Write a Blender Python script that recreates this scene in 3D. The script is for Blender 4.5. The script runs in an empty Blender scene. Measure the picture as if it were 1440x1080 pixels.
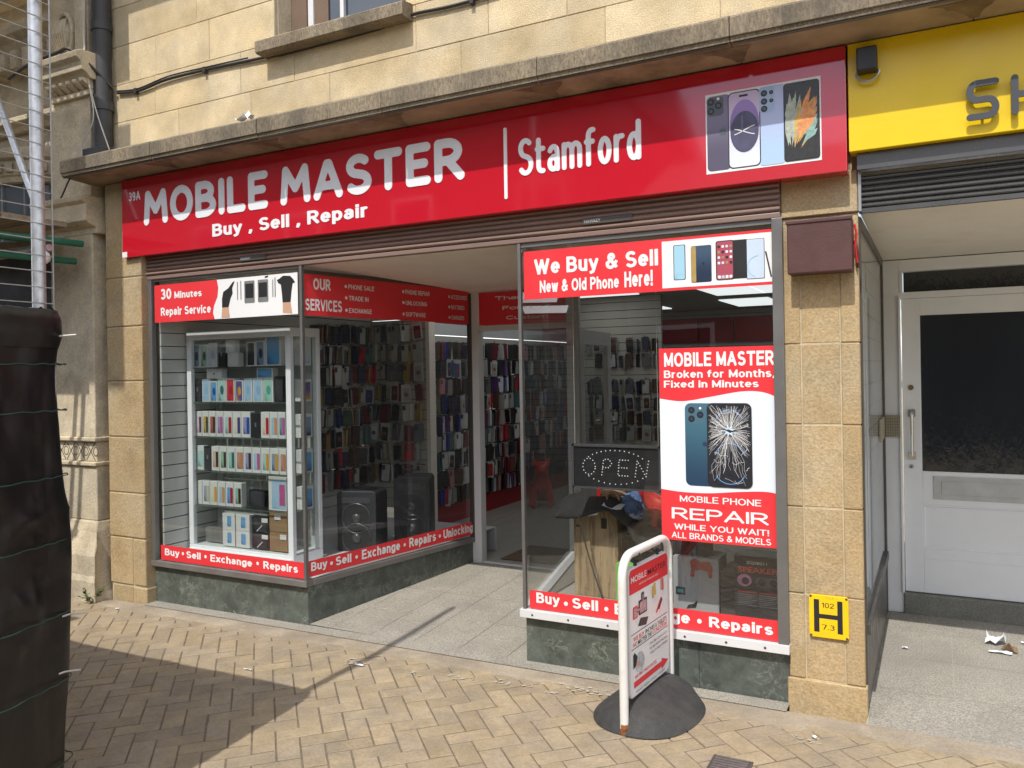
import bpy, bmesh, math, random
import numpy as np
from mathutils import Vector, Matrix
random.seed(7)
S = bpy.context.scene
COL = S.collection
R_ = math.radians

# ------------------------------------------------------------------ camera, light
YAW, ROLL = R_(27.7), 0.0167
F = Vector((-math.sin(YAW), math.cos(YAW), 0)); RX = Vector((math.cos(YAW), math.sin(YAW), 0)); UZ = Vector((0, 0, 1))
R2 = RX*math.cos(ROLL) - UZ*math.sin(ROLL); U2 = UZ*math.cos(ROLL) + RX*math.sin(ROLL)
cd = bpy.data.cameras.new("camera"); cam = bpy.data.objects.new("camera", cd); COL.objects.link(cam)
cd.sensor_fit = 'HORIZONTAL'; cd.sensor_width = 36; cd.lens = 36*1133/1440; cd.shift_y = -19/1440
cd.clip_start = 0.05; cd.clip_end = 500
mt = Matrix((R2, U2, -F)).transposed().to_4x4(); mt.translation = Vector((0, 0, 1.65)); cam.matrix_world = mt
S.camera = cam
SUN_EL = R_(55.0)
w = bpy.data.worlds.new("World"); S.world = w; w.use_nodes = True
nt = w.node_tree; bg = nt.nodes['Background']; sk = nt.nodes.new('ShaderNodeTexSky'); sk.sky_type = 'NISHITA'
sk.sun_disc = False; sk.sun_elevation = SUN_EL; sk.sun_rotation = R_(180); sk.dust_density = 2.0; sk.air_density = 1.0
wt = nt.nodes.new('ShaderNodeTexCoord'); wm = nt.nodes.new('ShaderNodeMapping'); wm.inputs['Scale'].default_value = (1, 1, 2.6); nt.links.new(wt.outputs['Generated'], wm.inputs[0])
wn = nt.nodes.new('ShaderNodeTexNoise'); wn.inputs['Scale'].default_value = 2.6; wn.inputs['Detail'].default_value = 7; wn.inputs['Roughness'].default_value = .58; nt.links.new(wm.outputs[0], wn.inputs[0])
wr = nt.nodes.new('ShaderNodeMapRange'); wr.inputs[1].default_value = .42; wr.inputs[2].default_value = .60; nt.links.new(wn.outputs[0], wr.inputs[0])
wx = nt.nodes.new('ShaderNodeMix'); wx.data_type = 'RGBA'; nt.links.new(wr.outputs[0], wx.inputs[0]); nt.links.new(sk.outputs[0], wx.inputs[6]); wx.inputs[7].default_value = (9.5, 9.6, 10.0, 1)   # drifting cloud
nt.links.new(wx.outputs[2], bg.inputs[0]); bg.inputs[1].default_value = 0.15
sl = bpy.data.lights.new("sun", 'SUN'); so = bpy.data.objects.new("sun", sl); COL.objects.link(so)
sl.energy = 3.15; sl.angle = R_(0.55); sl.color = (1, .955, .88)
sdir = Vector((0.0, math.cos(SUN_EL), -math.sin(SUN_EL)))
so.rotation_euler = sdir.to_track_quat('-Z', 'Y').to_euler(); so.location = (0, -10, 12)
S.view_settings.view_transform = 'Standard'; S.view_settings.look = 'None'
S.view_settings.exposure = 0.36; S.view_settings.gamma = 1.0; S.view_settings.use_curve_mapping = False
S.cycles.max_bounces = 8; S.cycles.transparent_max_bounces = 16; S.cycles.diffuse_bounces = 4
S.cycles.caustics_reflective = False; S.cycles.caustics_refractive = False

# ------------------------------------------------------------------ materials
MC = {}
def rgb(c): return (c[0], c[1], c[2], 1)
def mat(name, base, rough=.7, var=.12, scale=6, bump=0., bscale=60, spec=.5, island=0., metal=0., stain=None, st_amt=.5, st_scale=2.5, st_lo=.5, st_hi=.75, stretch=None, coat=0., fine=0., hue=None, space='Object', bdist=.01):
    if name in MC: return MC[name]
    m = bpy.data.materials.new(name); m.use_nodes = True; MC[name] = m
    T = m.node_tree; N = T.nodes; L = T.links; b = N['Principled BSDF']
    b.inputs['Roughness'].default_value = rough; b.inputs['Metallic'].default_value = metal
    b.inputs['Specular IOR Level'].default_value = spec
    if coat: b.inputs['Coat Weight'].default_value = coat; b.inputs['Coat Roughness'].default_value = .04
    tc = N.new('ShaderNodeTexCoord'); mp = N.new('ShaderNodeMapping'); L.new(tc.outputs[space], mp.inputs[0])
    if stretch: mp.inputs['Scale'].default_value = stretch
    col = N.new('ShaderNodeRGB'); col.outputs[0].default_value = rgb(base); cur = col.outputs[0]
    def mixc(a, bb, fac, mode='MULTIPLY'):
        x = N.new('ShaderNodeMix'); x.data_type = 'RGBA'; x.blend_type = mode
        if isinstance(fac, float): x.inputs[0].default_value = fac
        else: L.new(fac, x.inputs[0])
        L.new(a, x.inputs[6])
        if isinstance(bb, tuple): x.inputs[7].default_value = rgb(bb)
        else: L.new(bb, x.inputs[7])
        return x.outputs[2]
    def noise(sc, det=5, ro=.6):
        n = N.new('ShaderNodeTexNoise'); n.inputs['Scale'].default_value = sc; n.inputs['Detail'].default_value = det; n.inputs['Roughness'].default_value = ro
        L.new(mp.outputs[0], n.inputs[0]); return n.outputs[0]
    def ramp(fac, lo, hi, a=0., bb=1.):
        r = N.new('ShaderNodeMapRange'); L.new(fac, r.inputs[0]); r.inputs[1].default_value = lo; r.inputs[2].default_value = hi; r.inputs[3].default_value = a; r.inputs[4].default_value = bb
        return r.outputs[0]
    if hue: cur = mixc(cur, hue, ramp(noise(scale*.6), .42, .62), 'MIX')
    if var:
        v = ramp(noise(scale), .3, .7, 1-var, 1+var)
        cur = mixc(cur, v, 1.0)
    if fine:
        v = ramp(noise(bscale, 3, .7), .3, .7, 1-fine, 1+fine); cur = mixc(cur, v, 1.0)
    if island:
        g = N.new('ShaderNodeNewGeometry'); v = ramp(g.outputs['Random Per Island'], 0, 1, 1-island, 1+island); cur = mixc(cur, v, 1.0)
    if stain: cur = mixc(cur, stain, ramp(noise(st_scale, 7, .65), st_lo, st_hi, 0, st_amt), 'MIX')
    L.new(cur, b.inputs['Base Color'])
    if bump:
        bp = N.new('ShaderNodeBump'); bp.inputs['Strength'].default_value = bump; bp.inputs['Distance'].default_value = bdist
        L.new(noise(bscale, 6 if bdist < .02 else 2, .65 if bdist < .02 else .4), bp.inputs['Height']); L.new(bp.outputs[0], b.inputs['Normal'])
    rn = ramp(noise(scale*1.7), .3, .7, max(0, rough-.08), min(1, rough+.08)); L.new(rn, b.inputs['Roughness'])
    return m
def emis(name, c, s):
    if name in MC: return MC[name]
    m = mat(name, c, .5, 0); b = m.node_tree.nodes['Principled BSDF']; b.inputs['Emission Color'].default_value = rgb(c); b.inputs['Emission Strength'].default_value = s
    return m
def glass(name, tint=(.9, .93, .92), ior=1.5, rough=0.0, wav=0.):
    m = bpy.data.materials.new(name); m.use_nodes = True; T = m.node_tree; N = T.nodes; L = T.links
    N.remove(N['Principled BSDF']); o = N['Material Output']
    t = N.new('ShaderNodeBsdfTransparent'); t.inputs[0].default_value = rgb(tint)
    g = N.new('ShaderNodeBsdfGlossy'); g.inputs['Roughness'].default_value = rough
    fr = N.new('ShaderNodeFresnel'); fr.inputs[0].default_value = ior
    geo = N.new('ShaderNodeNewGeometry')
    mul = N.new('ShaderNodeMath'); mul.operation = 'MULTIPLY_ADD'; mul.inputs[1].default_value = 1.6; mul.inputs[2].default_value = 0.0; mul.use_clamp = True
    # the same reflectance from both sides of the thin pane
    lw = N.new('ShaderNodeLayerWeight'); lw.inputs[0].default_value = .5
    pw = N.new('ShaderNodeMath'); pw.operation = 'POWER'; pw.inputs[1].default_value = 4.0; L.new(lw.outputs['Facing'], pw.inputs[0])
    ml = N.new('ShaderNodeMath'); ml.operation = 'MULTIPLY_ADD'; ml.inputs[1].default_value = .85; ml.inputs[2].default_value = .105; L.new(pw.outputs[0], ml.inputs[0])
    N.remove(fr); N.remove(mul); N.remove(geo)
    mx = N.new('ShaderNodeMixShader'); L.new(ml.outputs[0], mx.inputs[0]); L.new(t.outputs[0], mx.inputs[1]); L.new(g.outputs[0], mx.inputs[2]); L.new(mx.outputs[0], o.inputs[0])
    nz = N.new('ShaderNodeTexNoise'); nz.inputs['Scale'].default_value = 1.2 if not wav else 40; tc = N.new('ShaderNodeTexCoord'); L.new(tc.outputs['Object'], nz.inputs[0])
    bp = N.new('ShaderNodeBump'); bp.inputs['Strength'].default_value = .04 if not wav else wav; bp.inputs['Distance'].default_value = .02; L.new(nz.outputs[0], bp.inputs['Height']); L.new(bp.outputs[0], g.inputs['Normal'])
    MC[name] = m; return m
def printed(name, c1, c2, mid=.5, ang=0., rough=.35, noise=0., soft=.25):
    """artwork printed on card: two inks meeting in a soft diagonal"""
    if name in MC: return MC[name]
    m = bpy.data.materials.new(name); m.use_nodes = True; MC[name] = m; T = m.node_tree; N = T.nodes; L = T.links; b = N['Principled BSDF']
    b.inputs['Roughness'].default_value = rough
    tc = N.new('ShaderNodeTexCoord'); mp = N.new('ShaderNodeMapping'); mp.vector_type = 'POINT'
    L.new(tc.outputs['Generated'], mp.inputs[0])
    sp = N.new('ShaderNodeSeparateXYZ'); L.new(mp.outputs[0], sp.inputs[0])
    a = N.new('ShaderNodeMath'); a.operation = 'MULTIPLY'; a.inputs[1].default_value = math.sin(ang); L.new(sp.outputs[0], a.inputs[0])
    c = N.new('ShaderNodeMath'); c.operation = 'MULTIPLY_ADD'; c.inputs[1].default_value = math.cos(ang); L.new(sp.outputs[2], c.inputs[0]); L.new(a.outputs[0], c.inputs[2])
    out = c.outputs[0]
    if noise:
        nz = N.new('ShaderNodeTexNoise'); nz.inputs['Scale'].default_value = 5; L.new(tc.outputs['Generated'], nz.inputs[0])
        d = N.new('ShaderNodeMath'); d.operation = 'MULTIPLY_ADD'; d.inputs[1].default_value = noise; L.new(nz.outputs[0], d.inputs[0]); L.new(out, d.inputs[2]); out = d.outputs[0]
    r = N.new('ShaderNodeMapRange'); r.interpolation_type = 'SMOOTHSTEP'; r.inputs[1].default_value = mid-soft; r.inputs[2].default_value = mid+soft; L.new(out, r.inputs[0])
    x = N.new('ShaderNodeMix'); x.data_type = 'RGBA'; L.new(r.outputs[0], x.inputs[0]); x.inputs[6].default_value = rgb(c1); x.inputs[7].default_value = rgb(c2)
    L.new(x.outputs[2], b.inputs['Base Color']); return m
def marble():
    m = bpy.data.materials.new('green_marble'); m.use_nodes = True; MC['green_marble'] = m; T = m.node_tree; N = T.nodes; L = T.links; b = N['Principled BSDF']
    tc = N.new('ShaderNodeTexCoord'); nz = N.new('ShaderNodeTexNoise'); nz.inputs['Scale'].default_value = 3.5; nz.inputs['Detail'].default_value = 8; L.new(tc.outputs['Object'], nz.inputs[0])
    va = N.new('ShaderNodeMix'); va.data_type = 'VECTOR'; va.inputs[0].default_value = .12; L.new(tc.outputs['Object'], va.inputs[4]); L.new(nz.outputs[1], va.inputs[5])
    cols = None
    def veins(sc, wd, amt):
        v = N.new('ShaderNodeTexNoise'); v.inputs['Scale'].default_value = sc; v.inputs['Detail'].default_value = 6; v.inputs['Roughness'].default_value = .62; v.inputs['Distortion'].default_value = .6; L.new(va.outputs[1], v.inputs[0])
        sb = N.new('ShaderNodeMath'); sb.operation = 'SUBTRACT'; L.new(v.outputs[0], sb.inputs[0]); sb.inputs[1].default_value = .5
        ab = N.new('ShaderNodeMath'); ab.operation = 'ABSOLUTE'; L.new(sb.outputs[0], ab.inputs[0])
        r = N.new('ShaderNodeMapRange'); L.new(ab.outputs[0], r.inputs[0]); r.inputs[1].default_value = 0; r.inputs[2].default_value = wd; r.inputs[3].default_value = amt; r.inputs[4].default_value = 0
        n2 = N.new('ShaderNodeTexNoise'); n2.inputs['Scale'].default_value = 2.3+sc*.2; n2.inputs['Detail'].default_value = 3; L.new(tc.outputs['Object'], n2.inputs[0])
        r2 = N.new('ShaderNodeMapRange'); L.new(n2.outputs[0], r2.inputs[0]); r2.inputs[1].default_value = .45; r2.inputs[2].default_value = .62
        mu = N.new('ShaderNodeMath'); mu.operation = 'MULTIPLY'; L.new(r.outputs[0], mu.inputs[0]); L.new(r2.outputs[0], mu.inputs[1]); return mu.outputs[0]
    n3 = N.new('ShaderNodeTexNoise'); n3.inputs['Scale'].default_value = 9; n3.inputs['Detail'].default_value = 8; n3.inputs['Roughness'].default_value = .7; L.new(va.outputs[1], n3.inputs[0])
    cr = N.new('ShaderNodeValToRGB'); L.new(n3.outputs[0], cr.inputs[0]); e = cr.color_ramp.elements
    e[0].position = .3; e[0].color = (.042, .05, .045, 1); e[1].position = .72; e[1].color = (.13, .15, .13, 1)
    cur = cr.outputs[0]
    for sc, wd, am in ((2.6, .010, .75), (5.5, .012, .6), (12, .02, .45)):
        x = N.new('ShaderNodeMix'); x.data_type = 'RGBA'; L.new(veins(sc, wd, am), x.inputs[0]); L.new(cur, x.inputs[6]); x.inputs[7].default_value = (.30, .32, .27, 1); cur = x.outputs[2]
    L.new(cur, b.inputs['Base Color']); b.inputs['Roughness'].default_value = .38
    return m

STONE = mat('honey_limestone', (.60, .475, .285), .88, .2, 4, .55, 140, .25, .12, hue=(.61, .51, .345), fine=.2, stain=(.47, .38, .25), st_amt=.6, st_scale=3.2, st_lo=.5, st_hi=.78)
STONE2 = mat('pillar_limestone', (.43, .315, .172), .88, .22, 4, .5, 80, .25, .1, hue=(.44, .35, .22), fine=.22, stain=(.25, .18, .1), st_amt=.6, st_scale=4, st_lo=.5, st_hi=.75)
STONE3 = mat('grey_weathered_limestone', (.58, .49, .345), .9, .2, 5, .5, 60, .25, .06, hue=(.50, .44, .33), fine=.15, stain=(.2, .165, .12), st_amt=.55, st_scale=3.5, st_lo=.5, st_hi=.72)
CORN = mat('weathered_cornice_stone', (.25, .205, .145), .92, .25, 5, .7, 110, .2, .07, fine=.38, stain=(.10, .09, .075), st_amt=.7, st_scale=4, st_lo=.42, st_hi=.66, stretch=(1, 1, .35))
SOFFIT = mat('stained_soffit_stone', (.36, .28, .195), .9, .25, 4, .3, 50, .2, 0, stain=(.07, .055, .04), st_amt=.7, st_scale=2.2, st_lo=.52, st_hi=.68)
MORTAR = mat('mortar', (.50, .42, .29), .95, .2, 10, .4, 120)
PAVER = mat('buff_paver', (.345, .275, .178), .9, .15, 9, .7, 70, .25, .10, hue=(.31, .255, .185), fine=.13, stain=(.24, .195, .135), st_amt=.5, st_scale=1.6, st_lo=.5, st_hi=.75)
JOINT = mat('joint_sand', (.16, .125, .09), .95, .3, 30, .3, 100)
CONC = mat('dirty_concrete', (.33, .28, .215), .92, .22, 4, .4, 90, .2, fine=.15, stain=(.19, .155, .115), st_amt=.6, st_scale=3)
TERR = mat('granular_terrazzo', (.30, .28, .24), .8, .12, 3, .2, 120, .3, fine=.5, stain=(.19, .175, .15), st_amt=.4, st_scale=2)
STEPST = mat('grey_step_stone', (.20, .20, .175), .85, .15, 8, .3, 160, .3, fine=.35)
ROADM = mat('street_paving', (.3, .25, .17), .9, .2, 3, .3, 60)
MARB = marble()
RED = mat('gloss_red_panel', (.52, .009, .024), .05, .02, 1, 0, 10, .8, coat=.35)
VRED = mat('red_vinyl', (.74, .04, .05), .38, .03, 3, 0, 10, .5)
WVIN = mat('white_vinyl', (.8, .8, .8), .4, .02, 3)
PALE = mat('pale_blue_vinyl', (.72, .78, .86), .4, .02, 3)
LETT = mat('white_letter', (.78, .79, .82), .28, .02, 3)
YEL = mat('yellow_panel', (.80, .56, .008), .3, .05, 2, .03, 3)
BLK = mat('black_print', (.02, .02, .022), .45, .1, 5)
CHAR = mat('charcoal_letter', (.05, .055, .065), .45, .1, 4)
BROWNM = mat('brown_shutter_paint', (.23, .155, .13), .38, .12, 4, .05, 40, .6, stretch=(.3, 1, 3))
BROWNBOX = mat('brown_box_paint', (.085, .036, .034), .5, .15, 8, .12, 120)
BLKSH = mat('black_shutter_metal', (.07, .072, .075), .3, .1, 4, 0, 40, .9)
CREAM = mat('cream_soffit_paint', (.84, .74, .66), .6, .06, 2, .05, 20)
NBCEIL = mat('offwhite_ceiling', (.80, .76, .69), .8, .08, 2, .1, 20, stain=(.5, .34, .28), st_amt=.4, st_scale=2, st_lo=.55, st_hi=.75)
WPAINT = mat('white_door_paint', (.80, .82, .84), .5, .04, 3, .04, 30, stain=(.5, .5, .49), st_amt=.3, st_scale=3)
ALU = mat('grey_aluminium', (.42, .42, .42), .38, .05, 5, 0, 10, .5, metal=.7)
FRAME = mat('dull_grey_frame', (.20, .195, .19), .42, .08, 6, 0, 10, .5, metal=.5)
DALU = mat('dark_bronze_frame', (.10, .09, .08), .4, .1, 5, 0, 10, .5, metal=.4)
WALU = mat('white_aluminium', (.66, .66, .67), .4, .05, 5)
SILLM = mat('worn_grey_sill', (.2, .185, .175), .5, .15, 6, .05, 50, metal=.3)
CHROME = mat('chrome', (.75, .75, .75), .15, .03, 5, metal=1.)
GALV = mat('galvanised_steel', (.52, .54, .57), .42, .18, 25, .05, 80, metal=.8)
WIRE = mat('galvanised_wire', (.36, .37, .38), .5, .1, 30, metal=.7)
TARP = mat('black_tarpaulin', (.006, .006, .0065), .36, .15, 3, .35, 5, .4, bdist=.05, stretch=(1.2, 1.2, 1.2))
ROPE = mat('green_rope', (.015, .055, .045), .6, .1, 20)
RUBB = mat('black_rubber', (.045, .045, .045), .62, .2, 20, .4, 120, .4, stain=(.1, .095, .085), st_amt=.5, st_scale=6)
TUBEW = mat('white_tube_paint', (.72, .71, .68), .35, .06, 12, stain=(.35, .3, .25), st_amt=.35, st_scale=14, st_lo=.6, st_hi=.8)
RUST = mat('rust', (.28, .1, .03), .9, .4, 40, .4, 90)
PIPE = mat('dark_grey_pipe', (.045, .045, .047), .55, .25, 6, .1, 60)
CABLE = mat('black_cable', (.03, .027, .025), .6, .1, 10)
WCABLE = mat('white_cable', (.55, .52, .46), .6, .15, 10)
SLAT = mat('cream_slat_board', (.55, .53, .46), .55, .05, 3)
SLATG = mat('grey_slat_board', (.54, .55, .52), .5, .05, 3)
GROOVE = mat('slat_groove', (.09, .085, .075), .6, .1, 5)
CABW = mat('white_cabinet_frame', (.80, .83, .85), .35, .03, 4)
CABB = mat('grey_cabinet_back', (.62, .62, .60), .6, .1, 5)
WBOX = mat('white_card', (.76, .76, .74), .5, .03, 6)
DBOX = mat('dark_card', (.03, .031, .036), .4, .1, 6)
CARD = mat('brown_card', (.33, .21, .11), .8, .12, 8, .05, 60)
VINYL = mat('pale_floor_vinyl', (.34, .32, .28), .4, .1, 2, 0, 20, stretch=(8, .6, 1))
MAT_ = mat('brown_door_mat', (.12, .08, .05), .95, .3, 60, .4, 120)
CEILT = mat('ceiling_tile', (.36, .35, .33), .8, .06, 5, .1, 120)
PLIN = mat('red_plinth_board', (.30, .012, .02), .45, .08, 3)
REDRESIN = mat('red_resin', (.5, .012, .012), .3, .05, 6)
CLOTH = mat('black_cloth', (.02, .019, .019), .9, .2, 20, .3, 60)
CAMO = mat('blue_camouflage_cloth', (.14, .26, .55), .85, .2, 8, .2, 50, hue=(.03, .05, .1), stain=(.45, .58, .75), st_amt=.9, st_scale=12, st_lo=.55, st_hi=.6)
CAMOG = mat('green_striped_cloth', (.08, .10, .075), .85, .3, 18, .2, 50, hue=(.3, .32, .26))
TOYB = mat('tan_toy_plastic', (.36, .2, .13), .5, .3, 20)
PAPER = mat('white_paper', (.74, .75, .78), .8, .05, 6)
GRNBOX = mat('green_card', (.2, .5, .1), .5, .05, 6)
SCAF = mat('green_scaffold_tube', (.02, .14, .08), .5, .2, 8)
BOARD = mat('scaffold_board', (.30, .24, .16), .85, .25, 6, .3, 60, stretch=(.4, 6, 6))
NAVY = mat('dark_obscured_backing', (.012, .016, .022), .6, .3, 6)
WGLASS = glass('shop_window_glass', (.93, .95, .94))
CGLASS = glass('cabinet_glass', (.93, .96, .95))
OGLASS = mat('obscured_glass', (.010, .015, .022), .08, .2, 4, .45, 11, .9, stretch=(1, 1, .3))
SKYG = mat('upper_window_glass', (.03, .045, .07), .03, .1, 2, 0, 4, .9)
LEAF = mat('weed_leaf', (.06, .10, .03), .7, .3, 20)
LEDW = mat('led_dot', (.8, .8, .8), .4, 0)
LPANEL = emis('ceiling_light_panel', (.86, .9, .92), .85)
OPPST = mat('opposite_stone', (.15, .125, .095), .9, .2, 2, .2, 20)
OPPW = mat('opposite_window', (.03, .035, .04), .1, .1, 3)
SLATE = mat('slate_roof', (.09, .09, .095), .7, .2, 8)
SKIN = mat('printed_skin', (.55, .33, .22), .5, .05, 8)

# ------------------------------------------------------------------ mesh helpers
OFF = {}
class Pl:
    """a wall plane: u along it, v up, n towards the viewer"""
    def __init__(s, O, u, n): s.O = Vector(O); s.u = Vector(u).normalized(); s.v = Vector((0, 0, 1)); s.n = Vector(n).normalized()
    def p(s, u, v, d=0.): return s.O + s.u*u + s.v*v + s.n*d
def FP(y): return Pl((0, y, 0), (1, 0, 0), (0, -1, 0))
def arc(cx, cy, rx, ry, a0, a1, n=12): return [(cx+rx*math.cos(R_(a0+(a1-a0)*i/n)), cy+ry*math.sin(R_(a0+(a1-a0)*i/n))) for i in range(n+1)]
def rr(u0, u1, v0, v1, r, n=5):
    return arc(u1-r, v0+r, r, r, -90, 0, n)+arc(u1-r, v1-r, r, r, 0, 90, n)+arc(u0+r, v1-r, r, r, 90, 180, n)+arc(u0+r, v0+r, r, r, 180, 270, n)
class MB:
    def __init__(s): s.V = []; s.Fc = []; s.m = []
    def v(s, p): s.V.append(tuple(p)); return len(s.V)-1
    def f(s, ids, mi=0): s.Fc.append(ids); s.m.append(mi)
    def box(s, x0, x1, y0, y1, z0, z1, mi=0):
        i = len(s.V)
        for z in (z0, z1):
            for y in (y0, y1):
                for x in (x0, x1): s.V.append((x, y, z))
        for q in ((0, 2, 3, 1), (4, 5, 7, 6), (0, 1, 5, 4), (2, 6, 7, 3), (0, 4, 6, 2), (1, 3, 7, 5)): s.f([i+k for k in q], mi)
        return s
    def obox(s, c, ax, ay, az, mi=0):
        """oriented box: centre and three half-axis vectors"""
        i = len(s.V); c = Vector(c); ax = Vector(ax); ay = Vector(ay); az = Vector(az)
        for z in (-1, 1):
            for y in (-1, 1):
                for x in (-1, 1): s.V.append(tuple(c+ax*x+ay*y+az*z))
        for q in ((0, 2, 3, 1), (4, 5, 7, 6), (0, 1, 5, 4), (2, 6, 7, 3), (0, 4, 6, 2), (1, 3, 7, 5)): s.f([i+k for k in q], mi)
        return s
    def poly(s, pl, pts, d=0., mi=0):
        s.f([s.v(pl.p(a, b, d)) for a, b in pts], mi); return s
    def quad(s, pl, u0, u1, v0, v1, d=0., mi=0): return s.poly(pl, [(u0, v0), (u1, v0), (u1, v1), (u0, v1)], d, mi)
    def slab(s, pl, pts, d0, d1, mi=0, mside=None):
        """outline with thickness, front at d1"""
        a = [s.v(pl.p(u, v, d1)) for u, v in pts]; b = [s.v(pl.p(u, v, d0)) for u, v in pts]; n = len(pts)
        s.f(a, mi); s.f(b[::-1], mi)
        for i in range(n):
            j = (i+1) % n; s.f([a[i], b[i], b[j], a[j]], mi if mside is None else mside)
        return s
    def disc(s, pl, cu, cv, r, d=0., mi=0, rv=None, n=16): return s.poly(pl, arc(cu, cv, r, rv or r, 0, 360, n)[:-1], d, mi)
    def line(s, pl, pts, wd, d=0., mi=0):
        for (a, b), (c, e) in zip(pts, pts[1:]):
            l = math.hypot(c-a, e-b) or 1; nx, ny = -(e-b)/l*wd/2, (c-a)/l*wd/2
            s.poly(pl, [(a-nx, b-ny), (c-nx, e-ny), (c+nx, e+ny), (a+nx, b+ny)], d, mi)
        return s
    def tube(s, pts, r, n=8, mi=0, cap=True):
        pts = [Vector(p) for p in pts]; rings = []; up = None
        for i, p in enumerate(pts):
            t = ((pts[min(i+1, len(pts)-1)]-p).normalized() + (p-pts[max(i-1, 0)]).normalized())
            t = t.normalized() if t.length > 1e-6 else Vector((0, 0, 1))
            if up is None: up = Vector((0, 0, 1)) if abs(t.z) < .9 else Vector((1, 0, 0))
            a = t.cross(up).normalized(); b = a.cross(t).normalized(); up = b
            rad = r[i] if isinstance(r, (list, tuple)) else r
            rings.append([s.v(p+(a*math.cos(2*math.pi*k/n)+b*math.sin(2*math.pi*k/n))*rad) for k in range(n)])
        for A, B in zip(rings, rings[1:]):
            for k in range(n): s.f([A[k], B[k], B[(k+1) % n], A[(k+1) % n]], mi)
        if cap: s.f(rings[0], mi); s.f(rings[-1][::-1], mi)
        return s
    def prof(s, pts, x0, x1, mi=0):
        """(y,z) profile, closed, swept along x"""
        n = len(pts); a = [s.v((x0, y, z)) for y, z in pts]; b = [s.v((x1, y, z)) for y, z in pts]
        for i in range(n): s.f([a[i], a[(i+1) % n], b[(i+1) % n], b[i]], mi)
        s.f(a[::-1], mi); s.f(b, mi); return s
    def ball(s, c, r, n=10, mi=0, jit=0.):
        c = Vector(c); r = Vector(r) if not isinstance(r, (int, float)) else Vector((r, r, r)); rows = []
        m = max(4, n//2+1)
        for i in range(1, m):
            th = math.pi*i/m; rows.append([s.v(c+Vector((math.sin(th)*math.cos(2*math.pi*k/n)*r.x, math.sin(th)*math.sin(2*math.pi*k/n)*r.y, math.cos(th)*r.z))*(1+random.uniform(-jit, jit))) for k in range(n)])
        t = s.v(c+Vector((0, 0, r.z))); b = s.v(c-Vector((0, 0, r.z)))
        for k in range(n): s.f([t, rows[0][k], rows[0][(k+1) % n]], mi); s.f([b, rows[-1][(k+1) % n], rows[-1][k]], mi)
        for A, B in zip(rows, rows[1:]):
            for k in range(n): s.f([A[k], B[k], B[(k+1) % n], A[(k+1) % n]], mi)
        return s
    def build(s, name, mats, parent=None, smooth=False, bevel=0., seg=2, loc=None):
        if not isinstance(mats, (list, tuple)): mats = [mats]
        off = Vector(loc) if loc is not None else (OFF[parent.name] if parent else Vector((0, 0, 0)))
        me = bpy.data.meshes.new(name); me.from_pydata([tuple(Vector(v)-off) for v in s.V], [], s.Fc)
        for m in mats: me.materials.append(m)
        if len(mats) > 1: me.polygons.foreach_set('material_index', s.m)
        bm = bmesh.new(); bm.from_mesh(me); bmesh.ops.recalc_face_normals(bm, faces=bm.faces) if not getattr(s, 'keep', False) else None; bm.to_mesh(me); bm.free()
        if smooth:
            me.polygons.foreach_set('use_smooth', [True]*len(me.polygons))
            me.update()
        o = bpy.data.objects.new(name, me); COL.objects.link(o)
        if parent: o.parent = parent
        else: o.location = off
        OFF[o.name] = off
        if bevel:
            b = o.modifiers.new('edge', 'BEVEL'); b.width = bevel; b.segments = seg; b.limit_method = 'ANGLE'; b.angle_limit = R_(40)
            if smooth is False and seg > 1: pass
        if smooth == 'auto':
            try: me.set_sharp_from_angle(angle=R_(35))
            except Exception: pass
        return o
def flat(mb): mb.keep = True; return mb
def tag(o, label, cat, group=None, kind=None):
    o['label'] = label; o['category'] = cat
    if group: o['group'] = group
    if kind: o['kind'] = kind
    return o
def thing(name, label, cat, loc=(0, 0, 0), group=None):
    o = bpy.data.objects.new(name, None); COL.objects.link(o); o.location = loc; o.empty_display_size = .1
    OFF[o.name] = Vector(loc); return tag(o, label, cat, group)
def struct(o): o['kind'] = 'structure'; return o
_tc = {}
def text(s, pl, u0, u1, v0, v1, d, m, parent, bold=.0, ext=0., name='lettering', skew=0.):
    """lettering whose inked outline fills u0..u1, v0..v1 of the plane"""
    c = bpy.data.curves.new('t', 'FONT'); c.body = s; c.offset = bold; c.resolution_u = 3; c.space_line = 1.0
    o = bpy.data.objects.new('t', c); COL.objects.link(o)
    dg = bpy.context.evaluated_depsgraph_get(); me = bpy.data.meshes.new_from_object(o.evaluated_get(dg))
    bpy.data.objects.remove(o); bpy.data.curves.remove(c)
    P = [v.co.copy() for v in me.vertices]; x0 = min(p.x for p in P); x1 = max(p.x for p in P); y0 = min(p.y for p in P); y1 = max(p.y for p in P)
    mb = flat(MB()); sx = (u1-u0)/(x1-x0); sy = (v1-v0)/(y1-y0)
    for p in P: mb.v(pl.p(u0+(p.x-x0)*sx, v0+(p.y-y0)*sy+skew*(p.x-x0)*sx, d+ext))
    for q in me.polygons: mb.f(list(q.vertices))
    if ext: extrude(mb, pl.n*-ext)
    bpy.data.meshes.remove(me)
    return mb.build(name, m, parent)
def extrude(mb, vec):
    """give a flat outline its thickness (side walls from the open edges)"""
    cnt = {}
    for f in mb.Fc:
        for a, b in zip(f, f[1:]+f[:1]): cnt[(a, b)] = 1
    back = {}
    for (a, b) in list(cnt):
        if (b, a) not in cnt:
            for k in (a, b):
                if k not in back: back[k] = mb.v(Vector(mb.V[k])+vec)
            mb.f([b, a, back[a], back[b]], 0)
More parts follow.
